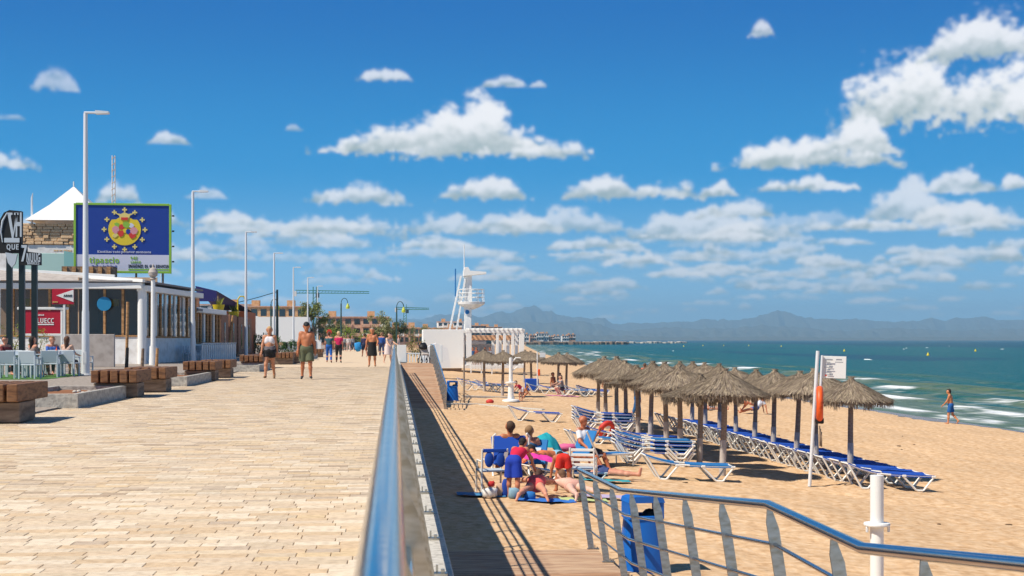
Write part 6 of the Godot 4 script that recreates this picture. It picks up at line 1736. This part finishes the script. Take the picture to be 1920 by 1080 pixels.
	if W.has("band"):
		s = ST(); skin_mesh(s, [[pel + up * 0.02 + X * 0.04, pel + up * 0.15 + X * 0.04, 0.137 * f, 0.128 * f, true], [pel + up * 0.02 - X * 0.04, pel + up * 0.15 - X * 0.04, 0.137 * f, 0.128 * f, true]], cell, 0.03)
		parts.append(["waist_wrap", s, W["band"], 0.9])
	if W.has("hair"):
		s = ST()
		var t := [[head + hup * 0.05 - hfw * 0.035, head + hup * 0.058 + hfw * 0.012, 0.098, 0.088], [head - hfw * 0.045, head - hup * 0.05 - hfw * 0.045, 0.082, 0.06]]
		if W.has("long"): t.append([head - hfw * 0.06, head - hup * 0.27 - hfw * 0.09, 0.08, 0.045]); t.append([head - hfw * 0.05 + hup * 0.03, head - hup * 0.16 - hfw * 0.07, 0.085, 0.06])
		skin_mesh(s, t, cell * 0.8, 0.03); parts.append(["hair", s, W["hair"], 0.8])
	if W.has("cap"):
		s = ST(); skin_mesh(s, [[head + hup * 0.06 - hfw * 0.02, head + hup * 0.065 + hfw * 0.02, 0.1, 0.095], [head + hup * 0.05 + hfw * 0.08, head + hup * 0.045 + hfw * 0.13, 0.035, 0.03]], cell * 0.8, 0.03); parts.append(["cap", s, W["cap"], 0.8])
	if W.has("shoes"):
		s = ST(); skin_mesh(s, shoes, cell * 0.8, 0.02); parts.append(["shoes", s, W["shoes"], 0.7])
	if cell < 0.026:
		s = ST()
		for sd in [-1.0, 1.0]: ball(s, head + hup * 0.012 + hfw * 0.083 + X * 0.033 * sd, Vector3(0.014, 0.009, 0.012), 5)
		parts.append(["eyes", s, Color("2a211c"), 0.4])
		s = ST(); ball(s, head - hup * 0.052 + hfw * 0.088, Vector3(0.025, 0.007, 0.01), 5); parts.append(["mouth", s, Color("8a4a40"), 0.6])
	var skin: Node3D = null
	for q in parts:
		if q[0] == "eyes" or q[0] == "mouth":
			put(q[0], q[1], mat("cloth_" + q[2].to_html(false) + str(q[3]), q[2], q[3]), skin)
			continue
		var m := put(q[0], q[1], mat("cloth_" + q[2].to_html(false) + str(q[3]), q[2], q[3]), o)
		m.position = base * K; m.scale = Vector3.ONE * K
		if q[0] == "body": skin = m
	return o

func build_people() -> void:
	var tan := Color("b5714c")
	var pink := Color("c98b70")
	var pale := Color("d3a68c")
	var blk := Color("17171a")
	var FRONT := 0.0
	var BACK := PI
	# promenade walkers
	person("woman in white crop top and black shorts walking along the paving", V(-4.0, 0.0, 43.3), FRONT - 0.05, {"h": 1.68, "fat": 1.1, "leg": [[-14, -34, 2], [16, 8, 2]], "arm": [[-8, 4, 14], [10, 24, 12]]}, {"skin": Color("b9805f"), "shirt": Color("d9d4d6"), "crop": 1, "band": Color("6b666c"), "pants": blk, "leg_len": 0.42, "hair": Color("b9966a"), "shoes": Color("7a5a3a")})
	person("shirtless man in olive shorts and black shoes walking with the woman", V(-2.78, 0.0, 42.6), FRONT + 0.04, {"h": 1.78, "fat": 1.2, "leg": [[10, 0, 4], [-8, -16, 4]], "arm": [[-4, 8, 14], [4, 12, 14]]}, {"skin": tan, "pants": Color("5c6149"), "leg_len": 0.85, "loose": 0.012, "rise": 0.06, "hair": Color("2a2420"), "cap": Color("24262a"), "shoes": Color("26282b")})
	person("bare-chested man wrapped in a black towel walking near the rail", V(-1.03, 0.0, 61.6), FRONT, {"h": 1.78, "fat": 1.12, "cell": 0.026, "leg": [[8, 0, 4], [-8, -14, 4]], "arm": [[10, 60, 20, -0.4], [-6, 10, 16]]}, {"skin": Color("c07a52"), "skirt": Color("1c1a1a"), "hair": Color("a08c7c"), "shoes": Color("8a6a4c")})
	person("walker in teal top and bright blue trousers seen from behind", V(-3.56, 0.0, 73.3), BACK, {"h": 1.68, "cell": 0.03}, {"skin": pink, "shirt": Color("2f5a66"), "sleeve": 0.6, "pants": Color("1b5cae"), "leg_len": 1.9, "hair": Color("5a3a2a"), "shoes": Color("6a3020")})
	person("walker in magenta shirt and black leggings beside the teal top", V(-3.04, 0.0, 73.2), BACK, {"h": 1.7, "fat": 1.1, "cell": 0.03}, {"skin": pink, "shirt": Color("bd1b56"), "sleeve": 0.7, "pants": Color("1e1f22"), "leg_len": 1.85, "hair": Color("cdb089"), "shoes": Color("30302e")})
	person("walker in blue jacket behind the man with the black towel", V(-0.95, 0.0, 98.0), BACK, {"h": 1.78, "cell": 0.035}, {"skin": pink, "shirt": Color("26529c"), "sleeve": 1.5, "pants": Color("2b3a60"), "leg_len": 1.9, "hair": Color("8a6a50")})
	person("walker in dark clothes carrying a big light blue bag", V(-2.15, 0.0, 96.0), BACK + 0.3, {"h": 1.7, "cell": 0.035}, {"skin": pink, "shirt": Color("3a3558"), "sleeve": 1.5, "pants": Color("22304e"), "leg_len": 0.9, "hair": Color("4a3a30")})
	var s := ST(); bag(s, V(-2.6, 0.75, 95.8), Vector3(0.24, 0.3, 0.18)); tag(put("shoulder_bag", s, mat("bag_sky", Color("2488c8"), 0.8)), "big light blue bag carried by a promenade walker", "bag")
	var cl := [Color("8f9294"), Color("d8d2d0"), Color("a5a8b0"), Color("4a4c52"), Color("c7b0ac"), Color("3e4c6a")]
	for k in 6:
		person("distant promenade walker in pale clothes before the bushes", V([-5.3, -4.8, -4.5, -5.9, 0.35, -0.3][k], 0.0, [142.0, 140.0, 144.0, 138.0, 118.0, 122.0][k]), BACK + 0.4 * k, {"h": 1.7, "cell": 0.045}, {"skin": pink, "shirt": cl[k], "sleeve": 1.5, "pants": cl[(k + 3) % 6], "leg_len": 1.9, "hair": Color("7a6a5c")}, "distant walkers before the bushes")
	person("woman with dark hair leaning on the promenade rail far along", V(-0.35, 0.0, 70.5), FRONT + 0.6, {"h": 1.62, "cell": 0.03, "lean": 14, "arm": [[40, 70, 10], [35, 60, 10]]}, {"skin": pale, "shirt": Color("cfc3bd"), "sleeve": 0.4, "skirt": Color("d9c9c6"), "hair": Color("3a2e28"), "long": 1})
	# terrace guests
	var sit := {"h": 1.7, "cell": 0.028, "lean": -6, "leg": [[84, 4, 6], [84, 6, 6]], "arm": [[30, 80, 12], [28, 76, 12]], "seat": 0.56}
	person("dark-haired woman in brown top sitting on a terrace chair", V(-11.95, 0.02, 45.6), 2.4, sit, {"skin": pink, "shirt": Color("8f7a72"), "sleeve": 0.7, "pants": Color("6a5c56"), "leg_len": 1.8, "hair": Color("2a1e18"), "long": 1})
	person("guest with bare shoulders and brown hair at the terrace table", V(-11.1, 0.02, 46.6), 2.9, sit, {"skin": pale, "shirt": Color("d9b2a0"), "crop": 1, "pants": Color("3a3a40"), "leg_len": 1.0, "hair": Color("5a3a28"), "long": 1})
	person("guest in a blue shirt facing the terrace table", V(-11.75, 0.02, 47.2), 0.6, sit, {"skin": pink, "shirt": Color("3a62b0"), "sleeve": 0.7, "pants": Color("50545c"), "leg_len": 1.8, "hair": Color("8a5a3a")})
	person("guest in dark red sitting behind the totem posts", V(-13.2, 0.02, 46.8), 1.0, sit, {"skin": pink, "shirt": Color("6a1f24"), "sleeve": 0.7, "pants": Color("2a2c34"), "leg_len": 1.8, "hair": Color("2e211b")})
	# by the water
	person("young man in blue swim shorts walking along the water's edge", V(27.4, ground(27.4, 63.8), 63.8), -2.2, {"h": 1.75, "cell": 0.024, "lean": 4, "head": 14, "leg": [[12, 2, 2], [-10, -42, 2]], "arm": [[22, 44, 8], [-10, -2, 8]]}, {"skin": Color("c08058"), "pants": Color("12569c"), "leg_len": 0.72, "loose": 0.01, "hair": Color("2a1d17")})
	person("walker in jeans with a dark bag behind the parasol poles", V(9.8, ground(9.8, 53.4), 53.4), 1.3, {"h": 1.75, "cell": 0.03, "leg": [[10, 2, 2], [-14, -30, 2]]}, {"skin": pink, "shirt": Color("3a4250"), "sleeve": 1.5, "pants": Color("1f5688"), "leg_len": 1.9, "hair": Color("2e241e")})
	person("sunburnt man with bare shoulders standing beyond the thatched roofs", V(15.9, ground(15.9, 84.0) + 0.25, 84.0), 2.9, {"h": 1.85, "fat": 1.15, "cell": 0.03}, {"skin": Color("d27048"), "pants": Color("3a4a6a"), "hair": Color("5a4434")})
	person("dark-haired bather just showing above a thatched roof", V(13.7, ground(13.7, 86.0) + 0.35, 86.0), 0.4, {"h": 1.85, "cell": 0.03}, {"skin": Color("b5714c"), "pants": Color("2e3a4c"), "hair": Color("241c18")})
	# far sunbathers past the lounger line
	person("sunbather in dark shorts sitting up on the open sand", V(17.2, ground(17.2, 65.6), 65.6), 1.4, {"h": 1.72, "cell": 0.03, "lean": -18, "leg": [[70, -40, 6], [82, 66, 6]], "arm": [[-40, -30, 12], [-40, -30, 12]]}, {"skin": Color("b96a4c"), "pants": Color("2a2a30"), "hair": Color("4a2a20")})
	person("sunbather in a white and blue shirt reclining on the open sand", V(18.2, ground(18.2, 66.0), 66.0), -1.5, {"h": 1.75, "cell": 0.03, "lean": -42, "leg": [[84, 80, 5], [80, 70, 5]], "arm": [[-20, -10, 16], [-24, -12, 16]]}, {"skin": Color("c07a5a"), "shirt": Color("c9d0e0"), "sleeve": 0.7, "pants": Color("3f5c9a"), "hair": Color("8a3a22")})
	person("sunbather lying flat on a pale towel on the open sand", V(15.9, ground(15.9, 66.2) + 0.02, 66.2), 1.5, {"h": 1.7, "cell": 0.032, "lean": -86, "leg": [[88, 88, 6], [88, 86, 6]], "arm": [[88, 88, 12], [88, 88, 12]]}, {"skin": Color("cf9478"), "pants": Color("b9bcc8"), "leg_len": 0.4, "hair": Color("4a382c")})
	# child under the shower, woman on the pink towel
	person("child in pink top bending beside the beach shower", V(6.5, ground(6.5, 68.2), 68.2), -1.3, {"h": 1.2, "cell": 0.026, "lean": 48, "leg": [[8, 0, 4], [26, -8, 4]], "arm": [[30, 40, 8], [44, 60, 8]]}, {"skin": pink, "shirt": Color("c4214e"), "sleeve": 0.5, "pants": Color("e2d6d8"), "leg_len": 0.5, "hair": Color("2a201c")})
	person("dark-haired child crouching on the sand behind the pink top", V(6.75, ground(6.75, 70.5), 70.5), 1.2, {"h": 1.15, "cell": 0.03, "lean": 40, "leg": [[92, -50, 10], [88, -46, 10]], "arm": [[30, 40, 14], [34, 44, 14]]}, {"skin": Color("b5744f"), "pants": Color("2a2430"), "hair": Color("2a1f1a")})
	person("woman in grey sitting on a pink towel near the blue loungers", V(9.8, ground(9.8, 77.8) + 0.03, 77.8), -1.2, {"h": 1.66, "cell": 0.03, "lean": 10, "leg": [[100, -30, 8], [96, -34, 8]], "arm": [[50, 70, 10], [54, 76, 10]]}, {"skin": pale, "shirt": Color("6e7278"), "sleeve": 0.6, "pants": Color("3a3c44"), "leg_len": 0.6, "hair": Color("33302e"), "long": 1})
	for q in [[9.9, 82.6], [10.3, 82.4]]:
		person("figure resting in the shade below a far parasol", V(q[0], ground(q[0], q[1]), q[1]), 0.8, {"h": 1.7, "cell": 0.035, "lean": -10, "leg": [[80, 0, 8], [84, 4, 8]], "seat": 0.5}, {"skin": Color("b97452"), "pants": Color("5a4444"), "hair": Color("2a201c")}, "figures below a far parasol")
	for q in [[8.0, 131.0, Color("c0705a")], [8.9, 131.8, Color("b98a6c")], [9.3, 130.6, Color("d8d4d0")], [7.6, 130.4, Color("3f6a9a")]]:
		person("guest on the shaded beach club terrace", V(q[0], -1.2, q[1]), 0.5, {"h": 1.72, "cell": 0.05}, {"skin": Color("b97452"), "shirt": q[2], "sleeve": 0.6, "pants": Color("4a4c58"), "leg_len": 0.9, "hair": Color("3a2c24")}, "guests on the beach club terrace")
	# the family on the sand
	person("boy in red top and royal blue shorts bending over a sunbather", V(2.2, ground(2.2, 24.6), 24.6), PI - 0.5, {"h": 1.32, "fat": 1.12, "cell": 0.018, "lean": 58, "head": 10, "leg": [[6, 2, 5], [-2, -6, 5]], "arm": [[30, 22, 20], [40, 30, 10]]}, {"skin": Color("c07a5a"), "shirt": Color("c81540"), "sleeve": 0.25, "pants": Color("1238a8"), "leg_len": 0.9, "loose": 0.02, "hair": Color("1f1714"), "shoes": Color("d6d3cf")})
	person("child in red shorts bending far forward with back turned", V(3.3, ground(3.3, 26.0), 26.0), PI, {"h": 1.3, "cell": 0.018, "lean": 92, "head": 30, "leg": [[4, 0, 9], [2, -4, 9]], "arm": [[10, 6, 16], [14, 10, 16]]}, {"skin": Color("b5714f"), "pants": Color("d42a1c"), "leg_len": 0.6, "loose": 0.02, "hair": Color("2a1d17")})
	person("person in coral swimsuit lying face down on a blue towel", V(2.62, ground(2.62, 24.75) + 0.03, 24.75), PI - 0.2, {"h": 1.5, "fat": 1.12, "cell": 0.018, "lean": 80, "head": 20, "leg": [[-82, -86, 16, 60], [-84, -84, 18, 60]], "arm": [[82, 84, 34], [80, 82, 26]]}, {"skin": Color("cf9076"), "shirt": Color("e25a5a"), "pants": Color("e25a5a"), "leg_len": 0.12, "rise": 0.12, "hair": Color("4a3226")})
	person("pale sunbather lying face down beside the red shorts", V(3.35, ground(3.35, 25.0) + 0.03, 25.0), PI + 0.25, {"h": 1.5, "fat": 1.08, "cell": 0.018, "lean": 84, "leg": [[-84, -86, 14, 60], [-86, -86, 14, 60]], "arm": [[82, 84, 34], [82, 84, 26]]}, {"skin": Color("dcae9c"), "pants": Color("d9a494"), "leg_len": 0.1, "hair": Color("6a4a34")})
	person("man with short brown hair sitting in the royal blue recliner", V(2.5, -1.72, 29.35), PI + 0.12, {"h": 1.75, "cell": 0.02, "lean": -24, "leg": [[74, -28, 8], [70, -20, 8]], "arm": [[10, 40, 22], [10, 40, 22]], "seat": 0.42}, {"skin": Color("b9734f"), "pants": Color("e6e2dc"), "hair": Color("4a3526")})
	person("person with fair brown hair reclining beside the teal striped backrest", V(3.1, -1.75, 29.9), PI - 0.35, {"h": 1.66, "cell": 0.02, "lean": -34, "leg": [[84, 40, 8], [80, 30, 8]], "arm": [[-10, 20, 24], [30, 60, 20]], "seat": 0.4}, {"skin": pink, "shirt": Color("2a5f8a"), "pants": Color("26466a"), "leg_len": 0.5, "hair": Color("8a6a48")})
	person("bald man in a white shirt sitting on the teal recliner, hand to chin", V(4.62, -1.82, 31.95), 0.75, {"h": 1.74, "fat": 1.1, "cell": 0.02, "lean": -14, "head": 8, "leg": [[78, 26, 6], [70, 40, 6]], "arm": [[30, 140, 6], [20, 60, 12]], "seat": 0.44}, {"skin": Color("b56a48"), "shirt": Color("e9e7e6"), "sleeve": 0.75, "pants": Color("34343c"), "leg_len": 0.8})
	person("tanned sunbather lying on a low white lounger with back bare", V(3.5, -1.5, 28.6), -1.2, {"h": 1.7, "cell": 0.02, "lean": 84, "head": 10, "leg": [[-86, -86, 6, 60], [-86, -84, 6, 60]], "arm": [[100, 60, 20], [60, 30, 24]]}, {"skin": Color("cf7448"), "pants": Color("7fb2cc"), "leg_len": 0.35, "hair": Color("2e211b")})
	var lo := dup(get_node("sun_lounger"), V(3.62, -1.86, 28.6), 0.3, "low white lounger under the tanned sunbather with bare back", "single loungers"); lo.scale = Vector3(0.9, 0.75, 0.9)
	person("person stretched out beyond the slatted chair, legs on a striped towel", V(4.5, ground(4.5, 28.9) + 0.04, 28.9), 1.35, {"h": 1.66, "cell": 0.022, "lean": -84, "leg": [[86, 84, 4], [86, 88, 4]], "arm": [[80, 84, 14], [80, 84, 14]]}, {"skin": Color("cf8f74"), "pants": Color("3a4a7a"), "leg_len": 0.3, "hair": Color("4a3428")})
